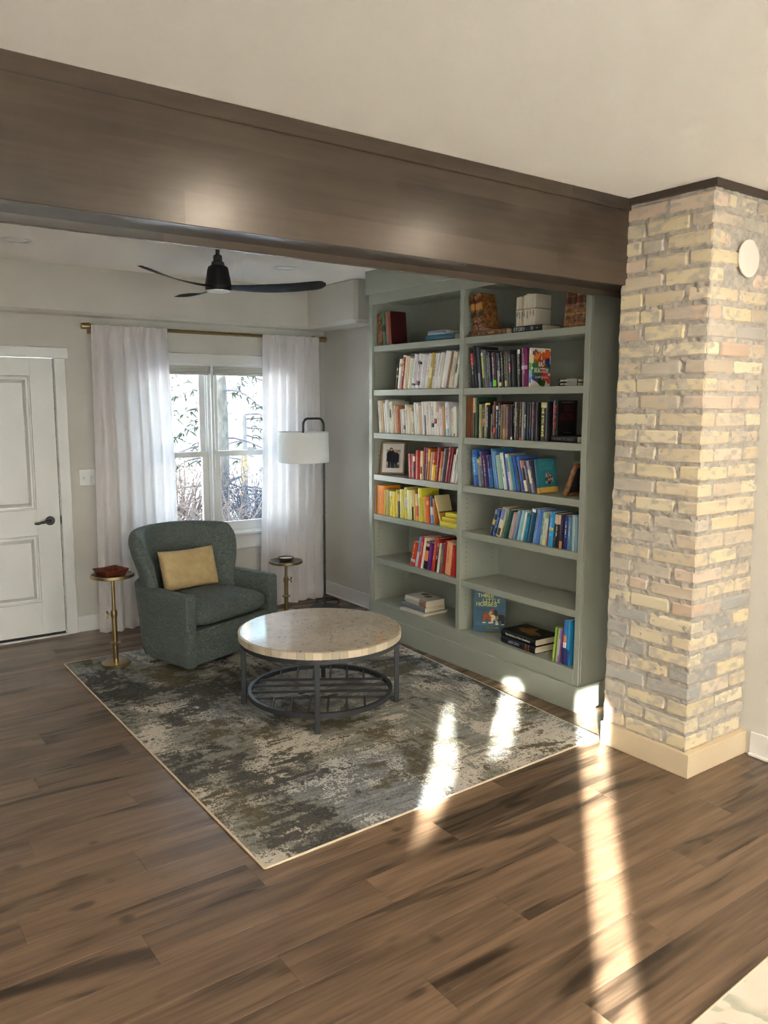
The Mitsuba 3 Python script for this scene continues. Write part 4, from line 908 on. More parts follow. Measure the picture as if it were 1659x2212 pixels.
# bottom right shelf
hb = thing('book', 'blue picture book titled THREE LITTLE HORSES facing out on the bottom right shelf', 'book')
bw, bh, bt = .205, .285, .012
ang = math.atan2(3.63-3.775, 3.594-3.459)
def hplace(m):
    m = m.copy(); m.apply_transform(trimesh.transformations.rotation_matrix(math.radians(-4), [1, 0, 0])); m.apply_transform(trimesh.transformations.rotation_matrix(ang, [0, 0, 1])); m.apply_translation((3.462, 3.778, zb+.002)); return m
part(hb, 'cover', hplace(cat(box(0, bw, 0, .0025, 0, bh), box(0, bw, bt-.0025, bt, 0, bh), box(-.002, .002, 0, bt, 0, bh))), 'm_book', color='234f66'); part(hb, 'pages', hplace(box(.003, bw-.003, .003, bt-.003, .003, bh-.003)), 'm_pages')
ye = 'c8bc62'
sh = [(text('THREE', .024, .022, .226, wmax=.12), ye, 0), (text('LITTLE', .024, .055, .194, wmax=.12), ye, 0), (text('HORSES', .025, .012, .168, wmax=.14), ye, 0), (text('Blackie, Brownie', .010, .012, .150, False, wmax=.1), '14283a', 0), (text('and Whitey', .010, .012, .136, False, wmax=.07), '14283a', 0), (text('PIET WORM', .011, .075, .022, wmax=.095), '8c7c2c', 1), (Polygon([(.070, .018), (.175, .018), (.175, .037), (.07, .037)]), '3a4040', 0)]
def horse(x, y, s, c, flip=1, hoof='d8d4c4'):
    f = lambda pts: Polygon([(x+flip*px*s, y+py*s) for px, py in pts])
    L = [(f([(0, .012), (.006, .034), (.03, .042), (.05, .036), (.056, .014), (.045, .006), (.012, .004)]).buffer(.003), c, 1.5), (f([(.0, .03), (.014, .036), (.006, .066), (-.006, .072), (-.017, .052), (-.012, .047)]).buffer(.002), c, 2)]
    for lx in (.004, .014, .042, .052):
        L += [(f([(lx-.004, -.020), (lx+.004, -.020), (lx+.005, .01), (lx-.005, .01)]), c, 1.4), (f([(lx-.004, -.026), (lx+.005, -.026), (lx+.004, -.018), (lx-.004, -.018)]), hoof, 1.6)]
    L.append((f([(.055, .034), (.062, .02), (.064, -.004), (.058, .012), (.052, .03)]), '2a201c' if c != '14161a' else c, 1.3)); return L
sh += horse(.115, .082, 1.0, '8a3c14', -1)+horse(.112, .078, .8, 'c8b488', 1)+horse(.142, .074, 1.0, '14161a', 1)
for i in range(4): sh.append((Polygon([(.012, .061-i*.006), (.19, .061-i*.006), (.19, .0625-i*.006), (.012, .0625-i*.006)]), '4c7080', 0))
m, c = prints(sh, FACE, (0, 0, 0)); part(hb, 'cover_print', hplace(m), 'm_print', color=c)
flat('lower of two thick black books lying flat on the bottom right shelf', .30, .215, .042, 3.440, 3.352, zb, '15151a', -3, [(.72, .76, '6c3a28'), (.8, .84, '6c3a28')], tcol='8a8ca4', title=[('HISTORY', .016, -.03)])
flat('upper of two thick black books, with a golden picture on its cover, bottom right shelf', .30, .21, .040, 3.446, 3.358, zb+.0425, '0e0d0e', -2, tcol='c8c4bc', title=[('The History of the American', .012, 0)], top_art=[(blob(.0, .10, .05, 5, rough=.8), '5c4818', 0), (blob(-.05, .12, .04, 6, rough=.8), '6a4a1c', 1), (blob(.07, .08, .03, 7, rough=.8), '4a3a14', 1), (blob(-.02, .15, .02, 9, rough=.8), '7a3c14', 2)])
yy = 3.062
for i, (c, b, t, h, lab) in enumerate((('8ca83c', [(.1, .5, 'b8c850')], .014, .205, 'lime green thin picture book'), ('3c7c50', [], .009, .208, 'green thin picture book'), ('c8b060', [], .009, .205, 'sandy yellow thin picture book'), ('8484b8', [(.2, .7, 'b0b4d8')], .011, .206, 'lavender thin picture book'), ('7c4c80', [], .009, .208, 'violet thin picture book'), ('3a6aa8', [(.0, .38, '1c2858'), (.38, .5, 'e0e4e8'), (.5, .66, 'c88a60')], .024, .262, 'tall blue picture book'), ('2c84b8', [(.0, .35, '20306c')], .022, .266, 'tall sky blue picture book'))):
    standing(f'{lab}, {ORD[i]} from left at right end of bottom right shelf', 'R7', yy-t/2, t-.001, h, .15 if h < .25 else .18, 5 if i < 5 else 2, c, b, x=3.425); yy -= t+.0012+(.016 if i == 4 else 0)
# ------------------------------------------------------------------ rugs
RQ = [(1.262, 2.492), (3.228, 2.545), (3.345, 4.45), (3.352, 5.395), (1.280, 5.376)]
rg = thing('area_rug', 'large abstract grey, charcoal and ivory rug under the armchair and coffee table', 'rug')
rp = Polygon(RQ).buffer(-.012).buffer(.012, quad_segs=4)
m = extrude(rp.buffer(-.006), .0082); m.apply_translation((0, 0, .0004)); part(rg, 'pile', m, 'm_rug')
ex = np.array(rp.buffer(-.004).exterior.coords); pts = []
for a, b in zip(ex[:-1], ex[1:]):
    n = max(1, int(np.hypot(*(b-a))/.05)); pts += [a+(b-a)*t/n for t in range(n)]
pts.append(ex[-1]); part(rg, 'binding', tube([[x, y, .0052] for x, y in pts], .0050, 8, cap=False), 'm_rug_edge', smooth=True, label='pale stitched edge')
r2 = thing('area_rug', 'cream rug with faded green leaf pattern at the lower right corner of the floor', 'rug')
rp2 = Polygon([(.95, 1.085), (2.36, 1.153), (3.3, 1.20), (3.42, -1.3), (1.05, -1.4)])
m = extrude(rp2.buffer(-.006), .0082); m.apply_translation((0, 0, .0004)); part(r2, 'pile', m, 'm_rug_leaf')
ex = np.array(rp2.buffer(-.004).exterior.coords); part(r2, 'binding', tube([[x, y, .0052] for a, b in zip(ex[:-1], ex[1:]) for x, y in (a+(b-a)*t/20 for t in range(20))]+[[ex[0][0], ex[0][1], .0052]], .0050, 8, cap=False), 'm_rug_edge', smooth=True)
RZ = .0090

# ------------------------------------------------------------------ coffee table
TC = np.array([2.300, 3.792]); fdir = np.array([-.552, -.834]); pdir = np.array([.834, -.552])
ct = thing('coffee_table', 'round stone-topped coffee table on a black iron frame standing on the rug', 'table')
ZT = .452
part(ct, 'stone_top', lathe([[0, ZT-.040], [.440, ZT-.040], [.4535, ZT-.038], [.4535, ZT-.006], [.452, ZT-.002], [.448, ZT], [0, ZT]], 96, (TC[0], TC[1], 0)), 'm_stone', smooth=35, label='polished mottled beige stone top')
g = np.random.default_rng(4); a0 = 0.0; NT = 62; ts = np.cumsum(g.uniform(.8, 1.25, NT)); ts = np.r_[0, ts]/ts[-1]*2*np.pi
for i in range(NT):
    aa = np.linspace(ts[i]+.0012, ts[i+1]-.0012, 4); ro, ri = .4605, .4515
    c = np.array([.50, .43, .33])*g.uniform(.72, 1.12)*np.array([1, g.uniform(.97, 1.02), g.uniform(.92, 1.05)])
    P = Polygon([(ro*math.cos(t), ro*math.sin(t)) for t in aa]+[(ri*math.cos(t), ri*math.sin(t)) for t in aa[::-1]])
    m = extrude(P, .037); m.apply_translation((TC[0], TC[1], ZT-.0405)); part(ct, 'edge_tile', m, 'm_edge_tile', color=np.clip(c, 0, 1))
part(ct, 'apron_ring', lathe([[.428, ZT-.068], [.452, ZT-.068], [.452, ZT-.041], [.428, ZT-.041], [.428, ZT-.068]], 96, (TC[0], TC[1], 0)), 'm_iron', smooth=35)
for k in range(4):
    d = (fdir, pdir, -fdir, -pdir)[k]; q = np.array([-d[1], d[0]]); c = TC+d*.437
    m = box(-.0135, .0135, -.0135, .0135, RZ, ZT-.042, .002); m = xf(m, (c[0], c[1], 0), rz=math.degrees(math.atan2(d[1], d[0]))); part(ct, 'leg', m, 'm_iron')
part(ct, 'shelf_ring', lathe([[.392, .080], [.413, .080], [.413, .106], [.392, .106], [.392, .080]], 96, (TC[0], TC[1], 0)), 'm_iron', smooth=35)
for o in (-.148, -.050, .050, .148):
    h = math.sqrt(.395**2-o*o); c = TC+fdir*o; a, b = c-pdir*h, c+pdir*h
    part(ct, 'shelf_bar', bar([a[0], a[1], .095], [b[0], b[1], .095], .013, .013), 'm_iron')
for sgn in (-1, 1):
    for o in (-.25, -.15, -.05, .05, .15, .25):
        h = math.sqrt(.395**2-o*o); a, b = TC+pdir*o+fdir*sgn*.154, TC+pdir*o+fdir*sgn*h
        if h > .17: part(ct, 'shelf_slat', bar([a[0], a[1], .095], [b[0], b[1], .095], .012, .012), 'm_iron')
d = -fdir; c = TC+d*.422; part(ct, 'bolt', xf(cyl(.006, 0, .004, sec=14), (c[0]+fdir[0]*.001, c[1]+fdir[1]*.001, .30), rx=90, rz=math.degrees(math.atan2(fdir[1], fdir[0]))+90), 'm_white', label='small pale bolt head')

# ------------------------------------------------------------------ brass drink tables
def drink_table(x, y, zf, zt, label, knob_a):
    k = thing('drink_table', label, 'side table', None)
    part(k, 'base', cyl(.092, zf, zf+.022, x, y, 48, .004), 'm_brass', smooth=35)
    part(k, 'lower_pole', cyl(.0165, zf+.022, zf+.36 if zt > .55 else zf+.30, x, y, 20), 'm_brass', smooth=35)
    zl = zf+(.36 if zt > .55 else .30)
    part(k, 'upper_pole', cyl(.0115, zl-.01, zt-.02, x, y, 20), 'm_brass', smooth=35)
    part(k, 'collar', lathe([[0, zl-.034], [.019, zl-.034], [.021, zl-.03], [.021, zl+.004], [.018, zl+.008], [0, zl+.008]], 24, (x, y, 0)), 'm_brass', smooth=35)
    zr = zf+.15
    part(k, 'pole_ring', lathe([[.016, zr-.012], [.02, zr-.010], [.034, zr-.001], [.034, zr+.003], [.02, zr+.006], [.016, zr+.012]], 28, (x, y, 0)), 'm_brass', smooth=35)
    ca, sa = math.cos(knob_a), math.sin(knob_a)
    p = lambda r, z, t=0: [x+ca*r-sa*t, y+sa*r+ca*t, z]
    zk = zl-.015
    part(k, 'wing_knob', cat(tube([p(.018, zk), p(.036, zk)], .0045, 8), tube([p(.036, zk), p(.042, zk+.012), p(.043, zk+.022)], [.005, .005, .006], 8), tube([p(.036, zk), p(.042, zk-.012), p(.043, zk-.022)], [.005, .005, .006], 8)), 'm_brass_dark', smooth=40)
    part(k, 'top', lathe([[0, zt-.022], [.134, zt-.022], [.137, zt-.019], [.137, zt-.002], [.135, zt], [.128, zt], [.127, zt-.003]], 64, (x, y, 0)), 'm_brass', smooth=35)
    part(k, 'top_inlay', lathe([[0, zt-.0035], [.1275, zt-.0035], [.1275, zt-.006], [0, zt-.006]], 64, (x, y, 0)), 'm_bronze_top', label='dark bronze surface')
    return k
drink_table(1.556, 5.148, RZ, .622, 'slim brass drink table with a dark top left of the armchair', math.radians(175))
drink_table(3.115, 5.665, .0005, .448, 'slim brass drink table right of the armchair in front of the curtain', math.radians(-30))
# leather valet tray
def tray():
    s, t, h = .066, .096, .034
    pts = []; n = 4; P = []
    ring0 = [(-s, -s), (0, -s), (s, -s), (s, 0), (s, s), (0, s), (-s, s), (-s, 0)]
    ring1 = [(-t*.86, -t*.86), (0, -t*1.0), (t*.86, -t*.86), (t*1.0, 0), (t*.86, t*.86), (0, t*1.0), (-t*.86, t*.86), (-t*1.0, 0)]
    V = []
    for off, e in ((0, 0), (.004, 1)):
        V += [(x*(1-.03*e), y*(1-.03*e), .0+off) for x, y in ring0]; V += [(x, y, h*(1.1 if i % 2 == 0 else .92)+off*.3) for i, (x, y) in enumerate(ring1)]
    V += [(0, 0, 0), (0, 0, .004)]
    F = []
    for i in range(8):
        j = (i+1) % 8
        F += [[i, i+8, j+8], [i, j+8, j], [16+i, 16+j, 24+j], [16+i, 24+j, 24+i], [8+i, 24+i, 24+j], [8+i, 24+j, 8+j], [32, i, j][::1], [33, 16+j, 16+i]]
    m = trimesh.Trimesh(np.array(V), F, process=False); m.fix_normals(); return m
one('valet_tray', 'reddish brown leather valet tray on the left brass drink table', 'tray', xf(tray(), (1.545, 5.140, .6195), rz=14), 'm_tray_leather')
bw_ = thing('dish', 'small dark round dish with pale filling on the right brass drink table', 'dish')
part(bw_, 'bowl', lathe([[0, 0], [.042, 0], [.056, .010], [.066, .026], [.063, .027], [.054, .013], [.040, .006], [0, .005]], 48, (3.118, 5.668, .4455)), 'm_bronze_top', smooth=40)
part(bw_, 'filling', lathe([[0, .0195], [.0555, .0195], [.0535, .017], [0, .017]], 48, (3.118, 5.668, .4455)), 'm_pages')

# ------------------------------------------------------------------ floor lamp
LX, LY = 3.470, 5.640; SX, SY = 3.232, 5.565
lp = thing('floor_lamp', 'black arched floor lamp with a white drum shade in the back corner', 'lamp')
part(lp, 'base', cyl(.125, .0005, .018, LX, LY, 48, .004), 'm_black_metal', smooth=35)
d = np.array([SX-LX, SY-LY]); L_ = np.hypot(*d); d = d/L_
arc = [[LX, LY, .018], [LX, LY, .8], [LX, LY, 1.535]]; r_ = .06
for t in np.linspace(0, np.pi/2, 7)[1:]: arc.append([LX+d[0]*r_*(1-math.cos(t)), LY+d[1]*r_*(1-math.cos(t)), 1.535+r_*math.sin(t)])
for t in np.linspace(0, np.pi/2, 7): 
    q = L_-r_*.9+r_*.9*math.sin(t); arc.append([LX+d[0]*q, LY+d[1]*q, 1.535+r_*math.cos(t)])
arc.append([SX, SY, 1.40])
part(lp, 'pole', tube(arc, .0095, 12), 'm_black_metal', smooth=40)
ZS0, ZS1, RS = 1.252, 1.490, .207
th_ = np.linspace(0, 2*np.pi, 73)
sm = lathe([[RS, ZS0], [RS-.004, ZS1]], 72, (SX, SY, 0)); part(lp, 'shade', sm, 'm_shade', smooth=True, label='white fabric drum shade')
part(lp, 'shade_rim', cat(lathe([[RS-.0052, ZS1-.004], [RS-.0032, ZS1-.004], [RS-.0032, ZS1+.001], [RS-.0052, ZS1+.001], [RS-.0052, ZS1-.004]], 72, (SX, SY, 0)), lathe([[RS-.001, ZS0-.001], [RS+.001, ZS0-.001], [RS+.001, ZS0+.004], [RS-.001, ZS0+.004], [RS-.001, ZS0-.001]], 72, (SX, SY, 0))), 'm_white')
part(lp, 'spider', cat(*[tube([[SX, SY, 1.462], [SX+(RS-.004)*math.cos(a), SY+(RS-.004)*math.sin(a), 1.478]], .0025, 6) for a in (.5, 2.6, 4.7)]), 'm_black_metal')
part(lp, 'bulb', xf(trimesh.creation.icosphere(3, .03), (SX, SY, 1.36)), 'm_led_off', smooth=True); part(lp, 'socket', cyl(.018, 1.37, 1.42, SX, SY, 20), 'm_black_metal')
cr = np.array([[3.49, 5.76, .005], [3.52, 5.86, .005], [3.60, 5.93, .006], [3.68, 5.90, .006], [3.70, 5.80, .006], [3.66, 5.72, .006], [3.58, 5.68, .006], [3.55, 5.74, .006], [3.60, 5.84, .007], [3.66, 5.96, .006], [3.60, 6.03, .006], [3.46, 6.05, .006], [3.38, 6.02, .02], [3.36, 6.06, .08]])
from scipy.interpolate import splprep, splev
tck, _ = splprep(cr.T, s=0); cv_ = np.array(splev(np.linspace(0, 1, 90), tck)).T; cv_[:, 2] = np.maximum(cv_[:, 2], .0048)
part(lp, 'cord', tube(cv_, .0042, 8), 'm_black', smooth=True, label='loose black cord looped on the floor')

# ------------------------------------------------------------------ curtains and rod
rod = thing('curtain_rod', 'brass curtain rod above the window', 'curtain rod')
RY, RZc = YW-.095, 2.262
part(rod, 'rod', xf(cyl(.0135, 1.70, 3.70, sec=24), (0, RY, RZc), ry=90), 'm_brass_dark', smooth=35)
for sx, x in ((-1, 1.70), (1, 3.70)):
    part(rod, 'finial', xf(lathe([[0, 0], [.020, 0], [.023, .004], [.023, .05], [.021, .056], [0, .057]], 28), (x-(.03 if sx > 0 else -.03), RY, RZc), ry=90*sx), 'm_brass', smooth=35)
for x in (1.752, 3.655): part(rod, 'bracket', cat(box(x-.012, x+.012, RY-.01, YW, RZc-.026, RZc-.013, .002), box(x-.014, x+.014, YW-.006, YW, RZc-.045, RZc+.035, .002), xf(lathe([[.014, 0], [.019, 0], [.019, .02], [.014, .02]], 20), (x-.01, RY, RZc), ry=90)), 'm_brass', smooth=35)
def curtain(label, x0t, x1t, x0b, x1b, seed, folds, zb_=.006):
    k = thing('curtain', label, 'curtain'); g = np.random.default_rng(seed)
    ph = np.cumsum(g.uniform(.7, 1.3, folds)); ph = (ph-ph[0]*.5)/ph[-1]; amp = g.uniform(.7, 1.25, folds); skew = g.uniform(-.012, .012, folds); dep = g.uniform(-.3, .3, folds)
    zt = RZc+.010
    def f(u, v):
        z = zt+(zb_-zt)*v; dz = zt-z
        x = (x0t+(x1t-x0t)*u)*(1-v)+(x0b+(x1b-x0b)*u)*v
        pinch = math.exp(-((dz-.11)/.045)**2)
        w = .012+.013*min(1, dz/.9)
        if dz < .11: w = .008+.010*((.11-dz)/.11)
        w *= (1-.45*pinch); y = 0
        for c, a, s, dd in zip(ph, amp, skew, dep):
            c2 = c+s*v*2.2; W_ = (x1t-x0t)
            q = (u-c2)*W_/(w*1.35); y += a*(.072+.016*v)*(1-.25*math.exp(-dz/.05))*math.exp(-q*q)
            if dz < .13: y += a*.02*(math.exp(-((u-c2)*W_/.006-2.4)**2)+math.exp(-((u-c2)*W_/.006+2.4)**2))*math.exp(-((dz-.05)/.06)**2)
        y += .010*math.sin(u*9+seed+2*v)*v
        x += .012*math.sin(u*23+seed)*v*.6
        zz = z+(.010*math.sin(u*17+seed) if v > .985 else 0)
        return [x, RY-.020-y*.95+.012*v, max(zz, zb_)]
    m = grid(f, 260, 64); put(f'{k}__panel', m, 'm_curtain', smooth=True)
    hk = [tube([[x0t+(x1t-x0t)*c, RY-.016, zt-.03], [x0t+(x1t-x0t)*c, RY-.0165, zt-.006], [x0t+(x1t-x0t)*c, RY-.004, zt+.006]], .0018, 5) for c in ph]
    part(k, 'hooks', cat(hk), 'm_brass_dark', kind='stuff', label='small curtain hooks')
    return k
curtain('white pinch-pleated curtain left of the window', 1.735, 2.300, 1.700, 2.345, 3, 7)
curtain('white pinch-pleated curtain right of the window, behind the lamp', 3.105, 3.640, 3.035, 3.650, 8, 7)

# ------------------------------------------------------------------ ceiling fan
FX, FY = 2.110, 4.630
fn = thing('ceiling_fan', 'black three-bladed ceiling fan hanging in the back room', 'ceiling fan')
part(fn, 'canopy', lathe([[0, 0], [.062, 0], [.060, -.010], [.03, -.018], [0, -.018]], 40, (FX, FY, ZC)), 'm_black_metal', smooth=40)
part(fn, 'downrod', cyl(.0125, 2.55, ZC-.016, FX, FY, 20), 'm_black_metal', smooth=40)
part(fn, 'coupling', lathe([[0, 2.600], [.022, 2.600], [.026, 2.595], [.027, 2.565], [.036, 2.560], [.039, 2.552], [.039, 2.536], [0, 2.536]], 36, (FX, FY, 0)), 'm_black_metal', smooth=35)
part(fn, 'motor_housing', lathe([[0, 2.538], [.046, 2.538], [.058, 2.530], [.063, 2.515], [.074, 2.45], [.079, 2.425], [.079, 2.405], [.072, 2.392], [0, 2.392]], 48, (FX, FY, 0)), 'm_black', smooth=40)
part(fn, 'light_lens', lathe([[0, 2.381], [.05, 2.382], [.070, 2.386], [.072, 2.393], [0, 2.393]], 40, (FX, FY, 0)), 'm_led_off', smooth=50)
for A in (-31.5, -152, 88):
    ca, sa = math.cos(math.radians(A)), math.sin(math.radians(A))
    def bl(u, v):
        t = u; r = .06+.59*t
        w = (.032+.026*min(1, t*2.2)+.010*t)*(1 if t < .9 else math.sqrt(max(0, 1-((t-.9)/.1)**2))*.75+.25)
        s = (v*2 if v < .5 else 2-v*2)*2-1                      # -1..1..-1 round the section
        side = 1 if v < .5 else -1
        pit = math.radians(22-5*t)
        th = .0045*math.sqrt(max(0, 1-s*s))*side
        y = s*w*math.cos(pit)-th*math.sin(pit)-.03*t*(1-t); z = 2.412-s*w*math.sin(pit)*.85+th*math.cos(pit)+.026*t**1.5-.012*math.sin(t*3.1)
        return [FX+ca*r-sa*y, FY+sa*r+ca*y, z]
    m = grid(lambda u, v: bl(v, u), 28, 26, True)
    e0 = m.vertices[-28:].mean(0); n = len(m.vertices); m = trimesh.Trimesh(np.vstack([m.vertices, [e0]]), np.vstack([m.faces, [[n-28+i, n, n-28+(i+1) % 28] for i in range(28)]]), process=False)
    part(fn, 'blade', m, 'm_black', smooth=50)
# ------------------------------------------------------------------ swivel armchair and pillow
CO = np.array([1.836, 4.625]); CA = math.radians(20.5); CW = .857
CM = np.eye(4); CM[:2, 0] = [math.cos(CA), math.sin(CA)]; CM[:2, 1] = [-math.sin(CA), math.cos(CA)]; CM[:2, 3] = CO
def cput(k, name, m, b, **kw):
    m = m.copy(); m.apply_transform(CM); return part(k, name, m, b, **kw)
ch = thing('armchair', 'grey-green tweed swivel armchair with a wing back standing on the rug', 'armchair')
cput(ch, 'swivel_base', cat(cyl(.27, RZ, .035, CW/2, .36, 56, .006), cyl(.08, .035, .07, CW/2, .36, 32)), 'm_black', label='low round black swivel base', smooth=35)
def rrect(q, hw, z0, z1, r):
    """point q in [0,1) round a rounded rectangle: (across, z); starts at the bottom centre"""
    P = Polygon([(-hw, z0), (hw, z0), (hw, z1), (-hw, z1)]).buffer(-r).buffer(r, quad_segs=6)
    L = LineString(P.exterior.coords); return L
def shell():
    # plan of the middle line of arms and low back
    c = CW/2
    ctrl = np.array([[.046, .012], [.046, .14], [.054, .28], [.080, .41], [.132, .52], [.21, .605], [.31, .648], [c, .66]])
    full = np.vstack([ctrl, np.c_[CW-ctrl[-2::-1, 0], ctrl[-2::-1, 1]]])
    tck, _ = splprep(full.T, s=0); n = 72; t = np.linspace(0, 1, n); p = np.array(splev(t, tck)).T; d = np.array(splev(t, tck, der=1)).T; d /= np.linalg.norm(d, axis=1, keepdims=True)
    nr = np.c_[d[:, 1], -d[:, 0]]                       # to the right of travel = inside at the start
    nr = np.c_[-d[:, 1], d[:, 0]]
    secs = 40; V = []
    for i in range(n):
        y = p[i, 1]; zt = .530+.008*min(1, max(0, (y-.1)/.3)); hw = .043+.010*min(1, max(0, (y-.3)/.3))
        flare = 0.012
        P = Polygon([(-hw, .056), (hw, .056), (hw, zt), (-hw, zt)]).buffer(-.020).buffer(.020, quad_segs=5)
        L = LineString(P.exterior.coords)
        k = 1.0
        if i == 0 or i == n-1: k = .0
        for q in range(secs):
            pt = L.interpolate(q/secs, normalized=True); a, z = pt.x, pt.y
            lean = (z-.048)*.05                          # outer face leans out a little upwards
            a += (.020*min(1, max(0, (y-.12)/.25))-.040*(1-(z-.056)/.475)*min(1, y/.3))*(1 if p[i, 0] < c else .55)
            V.append([p[i, 0]+nr[i, 0]*a, p[i, 1]+nr[i, 1]*a, z])
    V = np.array(V); F = []
    for i in range(n-1):
        for q in range(secs):
            r = (q+1) % secs; A, B, C, D = i*secs+q, i*secs+r, (i+1)*secs+r, (i+1)*secs+q
            F += [[A, B, C], [A, C, D]]
    # rounded front caps
    for i, sgn in ((0, -1), (n-1, 1)):
        prev = np.arange(i*secs, (i+1)*secs); ring = V[prev]; cc = ring.mean(0)
        for s, o in ((.93, .010), (.80, .016), (.0, .018)):
            new = ring.copy(); off = (ring-cc); new = cc+off*np.array([s if s else 0, s if s else 0, 1-(1-s)*.10 if s else 0]); new[:, 1] = new[:, 1]-o+(0 if i == 0 else 0)
            base = len(V); V = np.vstack([V, new])
            for q in range(secs):
                r = (q+1) % secs; a, b, c2, d2 = prev[q], prev[r], base+r, base+q
                F += [[a, c2, b], [a, d2, c2]]
            prev = np.arange(base, base+secs)
    m = trimesh.Trimesh(V, F, process=False); m.fix_normals(); return m
cput(ch, 'arm_shell', shell(), 'm_chair', smooth=50)
def front_rail():
    m = box(.075, CW-.075, .006, .50, .058, .285, .012); return m
cput(ch, 'front_rail', front_rail(), 'm_chair')
def cushion():
    a, b, c = .338, .285, .078
    m = superpillow(a, b, c, 7.0, 3.2, 34); v = m.vertices
    r = np.clip(1-(v[:, 0]/a)**2, 0, 1)*np.clip(1-(v[:, 1]/b)**2, 0, 1)
    v[:, 2] += np.where(v[:, 2] > 0, .022*r, 0); v[:, 1] -= .012*np.clip(1-(v[:, 0]/a)**2, 0, 1)*(v[:, 1] < 0)
    m.apply_translation((CW/2, .272, .362)); return m
cput(ch, 'seat_cushion', cushion(), 'm_chair', smooth=True)
def back():
    nu, nv = 64, 40; c = CW/2; Z0, Z1 = .36, .885
    def P(u, v):                       # middle surface, u in -1..1, v in 0..1
        e = 1-.10*max(0, (v-.82)/.18)**2.4
        z = Z0+(Z1-.022*abs(u)**3-Z0)*v
        s = min(1, max(0, (z-.50)/.30)); s = s*s*(3-2*s)
        hw = (.372+.060*s)*e
        wing = (.30+.06*s)*abs(u)**2.6*(1-.22*max(0, v-.5)*2)
        y = .592+.22*(z-.36)-wing
        return np.array([c-.018+hw*u, y, z])
    G = np.array([[P(-1+2*i/(nu-1), j/(nv-1)) for i in range(nu)] for j in range(nv)])
    du = np.gradient(G, axis=1); dv = np.gradient(G, axis=0); N = np.cross(du, dv); N /= np.linalg.norm(N, axis=2, keepdims=True)
    U = np.linspace(-1, 1, nu)[None, :]; Vv = np.linspace(0, 1, nv)[:, None]
    th = .052*np.sqrt(np.clip(1-np.abs(U)**16, 0, 1))*np.sqrt(np.clip(1-Vv**18, 0, 1))
    A = G+N*th[..., None]; B = G-N*th[..., None]
    V = np.vstack([A.reshape(-1, 3), B.reshape(-1, 3)]); n = nu*nv; F = []
    for j in range(nv-1):
        for i in range(nu-1):
            a, b, c2, d = j*nu+i, j*nu+i+1, (j+1)*nu+i+1, (j+1)*nu+i
            F += [[a, b, c2], [a, c2, d], [n+a, n+c2, n+b], [n+a, n+d, n+c2]]
    for i in range(nu-1): F += [[i, n+i, i+1], [i+1, n+i, n+i+1]]
    m = trimesh.Trimesh(V, F, process=True); m.merge_vertices(); m.update_faces(m.nondegenerate_faces())
    m = m.subdivide_loop(1); trimesh.smoothing.filter_taubin(m, iterations=6); m.fix_normals()
    return m
cput(ch, 'backrest', back(), 'm_chair', smooth=True)
pw = thing('throw_pillow', 'ochre velvet lumbar pillow leaning on the back of the armchair', 'pillow')
def pillow():
    a, b, c = .243, .140, .058
    nu = 60
    def f(u, v):
        X, Y = -1+2*u, -1+2*v; 
        e = (1-.10*(1-abs(Y)**2)*abs(X)**6); 
        return X, Y
    V, F = [], []; n = 36
    for side in (1, -1):
        for j in range(n):
            for i in range(n):
                X, Y = -1+2*i/(n-1), -1+2*j/(n-1)
                pin = 1-.055*(1-Y*Y)*abs(X)**3; pin2 = 1-.07*(1-X*X)*abs(Y)**3
                h = (max(0, 1-X**4)*max(0, 1-Y**4))**.55
                w = .004*math.sin(9*X+4*Y)*h
                V.append([a*X*pin, b*Y*pin2, side*(c*h+.0)+w])
    for s in range(2):
        for j in range(n-1):
            for i in range(n-1):
                q = s*n*n; A, B, C, D = q+j*n+i, q+j*n+i+1, q+(j+1)*n+i+1, q+(j+1)*n+i
                F += [[A, B, C], [A, C, D]] if s == 0 else [[A, C, B], [A, D, C]]
    m = trimesh.Trimesh(V, F, process=True); m.merge_vertices(); return m
m = pillow(); m = xf(m, rx=90-16); m = xf(m, ry=2.5); m = xf(m, (0, 0, 0), rz=-2); m.apply_translation((.425, .420, .590)); m.apply_transform(CM)
put(pw, m, 'm_velvet', smooth=True)
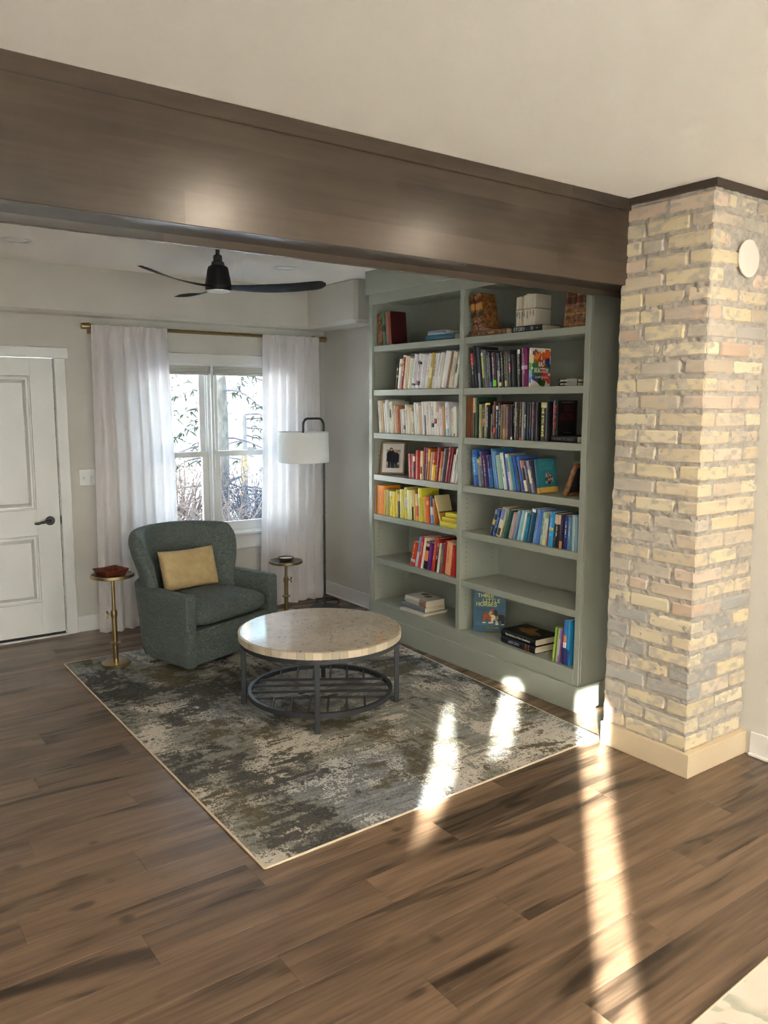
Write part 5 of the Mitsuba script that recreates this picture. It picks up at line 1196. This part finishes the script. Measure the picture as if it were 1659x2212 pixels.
# ------------------------------------------------------------------ winter garden outside the window
struct('ground', (lambda: (lambda g: g)(grid(lambda u, v: [-25+u*70, YW+.5+v*75, -.75+.10*math.sin(u*19+v*7)+.06*math.sin(v*31+u*5)+1.6*max(0, v-.35)], 60, 60)))(), 'm_snow', smooth=True, label='snow covered garden outside the window')
tr = np.random.default_rng(12)
def conifer(x, y, r0, hgt, label, bare, cat_='tree', group=None, fol=True, bark='m_bark', z0=-.75, nb=100, zlo=.5):
    k = thing('garden_tree', label, cat_, group)
    part(k, 'trunk', tube([[x+.03*math.sin(z), y+.02*math.cos(z*1.3), z0+z] for z in np.linspace(-.1, hgt, 14)], np.linspace(r0, r0*.35, 14), 10), bark, smooth=50)
    br_, nd = [], []
    for i in range(nb):
        z = z0+zlo+(hgt-zlo)*(i+tr.random())/nb; a = tr.uniform(0, 2*np.pi); L = (1.9-1.0*(z-z0)/hgt)*tr.uniform(.5, 1.0)
        p = [[x+math.cos(a)*L*t, y+math.sin(a)*L*t, z-.32*L*t*t+.05*math.sin(t*6+i)] for t in np.linspace(0, 1, 7)]
        br_.append(tube(p, np.linspace(.020, .005, 7), 4, cap=False))
        if not fol: continue
        for t in np.linspace(.25 if z > z0+bare else .7, 1, 7):
            q = np.array([x+math.cos(a)*L*t, y+math.sin(a)*L*t, z-.32*L*t*t])
            for s in range(3):
                dd = np.array([tr.normal(0, .09), tr.normal(0, .09), -tr.uniform(.02, .16)])
                m = tube([q, q+dd*.5+[0, 0, .012], q+dd], [.009, .016, .004], 3, cap=False); nd.append(m)
    part(k, 'branches', cat(br_), 'm_twig', kind='stuff', label='thin bare branches')
    if nd: part(k, 'needles', cat(nd), 'm_needles', kind='stuff', label='drooping green needles')
def spot(az, dist): a = math.radians(az); return dist*math.sin(a), dist*math.cos(a)
for (az, di, r0, h, lab, bare, nb) in ((25.9, 17.0, .075, 9, 'slender orange-barked conifer trunk in the right half of the window', 1.4, 60), (24.35, 15.0, .15, 10, 'thick grey conifer trunk beside the window mullion', 1.2, 55), (21.0, 18.5, .09, 9, 'conifer seen through the left window', 1.0, 75), (19.0, 22, .12, 10, 'conifer further back behind the left window', 1.2, 60), (28.3, 23, .10, 10, 'conifer further back at the right edge of the window', 1.2, 60)):
    conifer(*spot(az, di), r0, h, lab, bare, nb=nb, bark='m_pine_bark' if az == 25.9 else 'm_bark')
def shrub(x, y, h, n, label, bsdf='m_twig', z0=-.72):
    ms = []
    for i in range(n):
        a, s = tr.uniform(0, 2*np.pi), tr.uniform(.3, 1.0); p = np.array([x+tr.normal(0, .15), y+tr.normal(0, .15), z0]); d = np.array([math.cos(a)*s*.8, math.sin(a)*s*.8, 1.0]); L = h*tr.uniform(.5, 1)
        q = [p+d*L*t+np.array([0, 0, -.25*s*L*t*t])+tr.normal(0, .02, 3)*(t > 0) for t in np.linspace(0, 1, 6)]; ms.append(tube(q, np.linspace(.014, .004, 6), 4, cap=False))
        for j in range(4):
            b = q[1+j]; e = b+np.array([tr.normal(0, .2), tr.normal(0, .2), tr.uniform(0, .25)])*h*.5; ms.append(tube([b, (b+e)/2+tr.normal(0, .02, 3), e], [.008, .006, .003], 4, cap=False))
    k = thing('shrub', label, 'shrub'); part(k, 'twigs', cat(ms), bsdf, kind='stuff', label='tangle of bare twigs')
for (az, di, h, n, lab, b) in ((27.0, 13.5, 1.9, 90, 'bare grey shrub in the snow at the right of the window', 'm_twig'), (24.9, 12.0, 1.5, 60, 'bare shrub in front of the thick trunk', 'm_twig_red'), (21.2, 13.5, 2.0, 100, 'bare reddish shrub behind the left window', 'm_twig_red'), (22.6, 10.5, 1.1, 40, 'low bare shrub nearest the window', 'm_twig')):
    x, y = spot(az, di); shrub(x, y, h, n, lab, b)
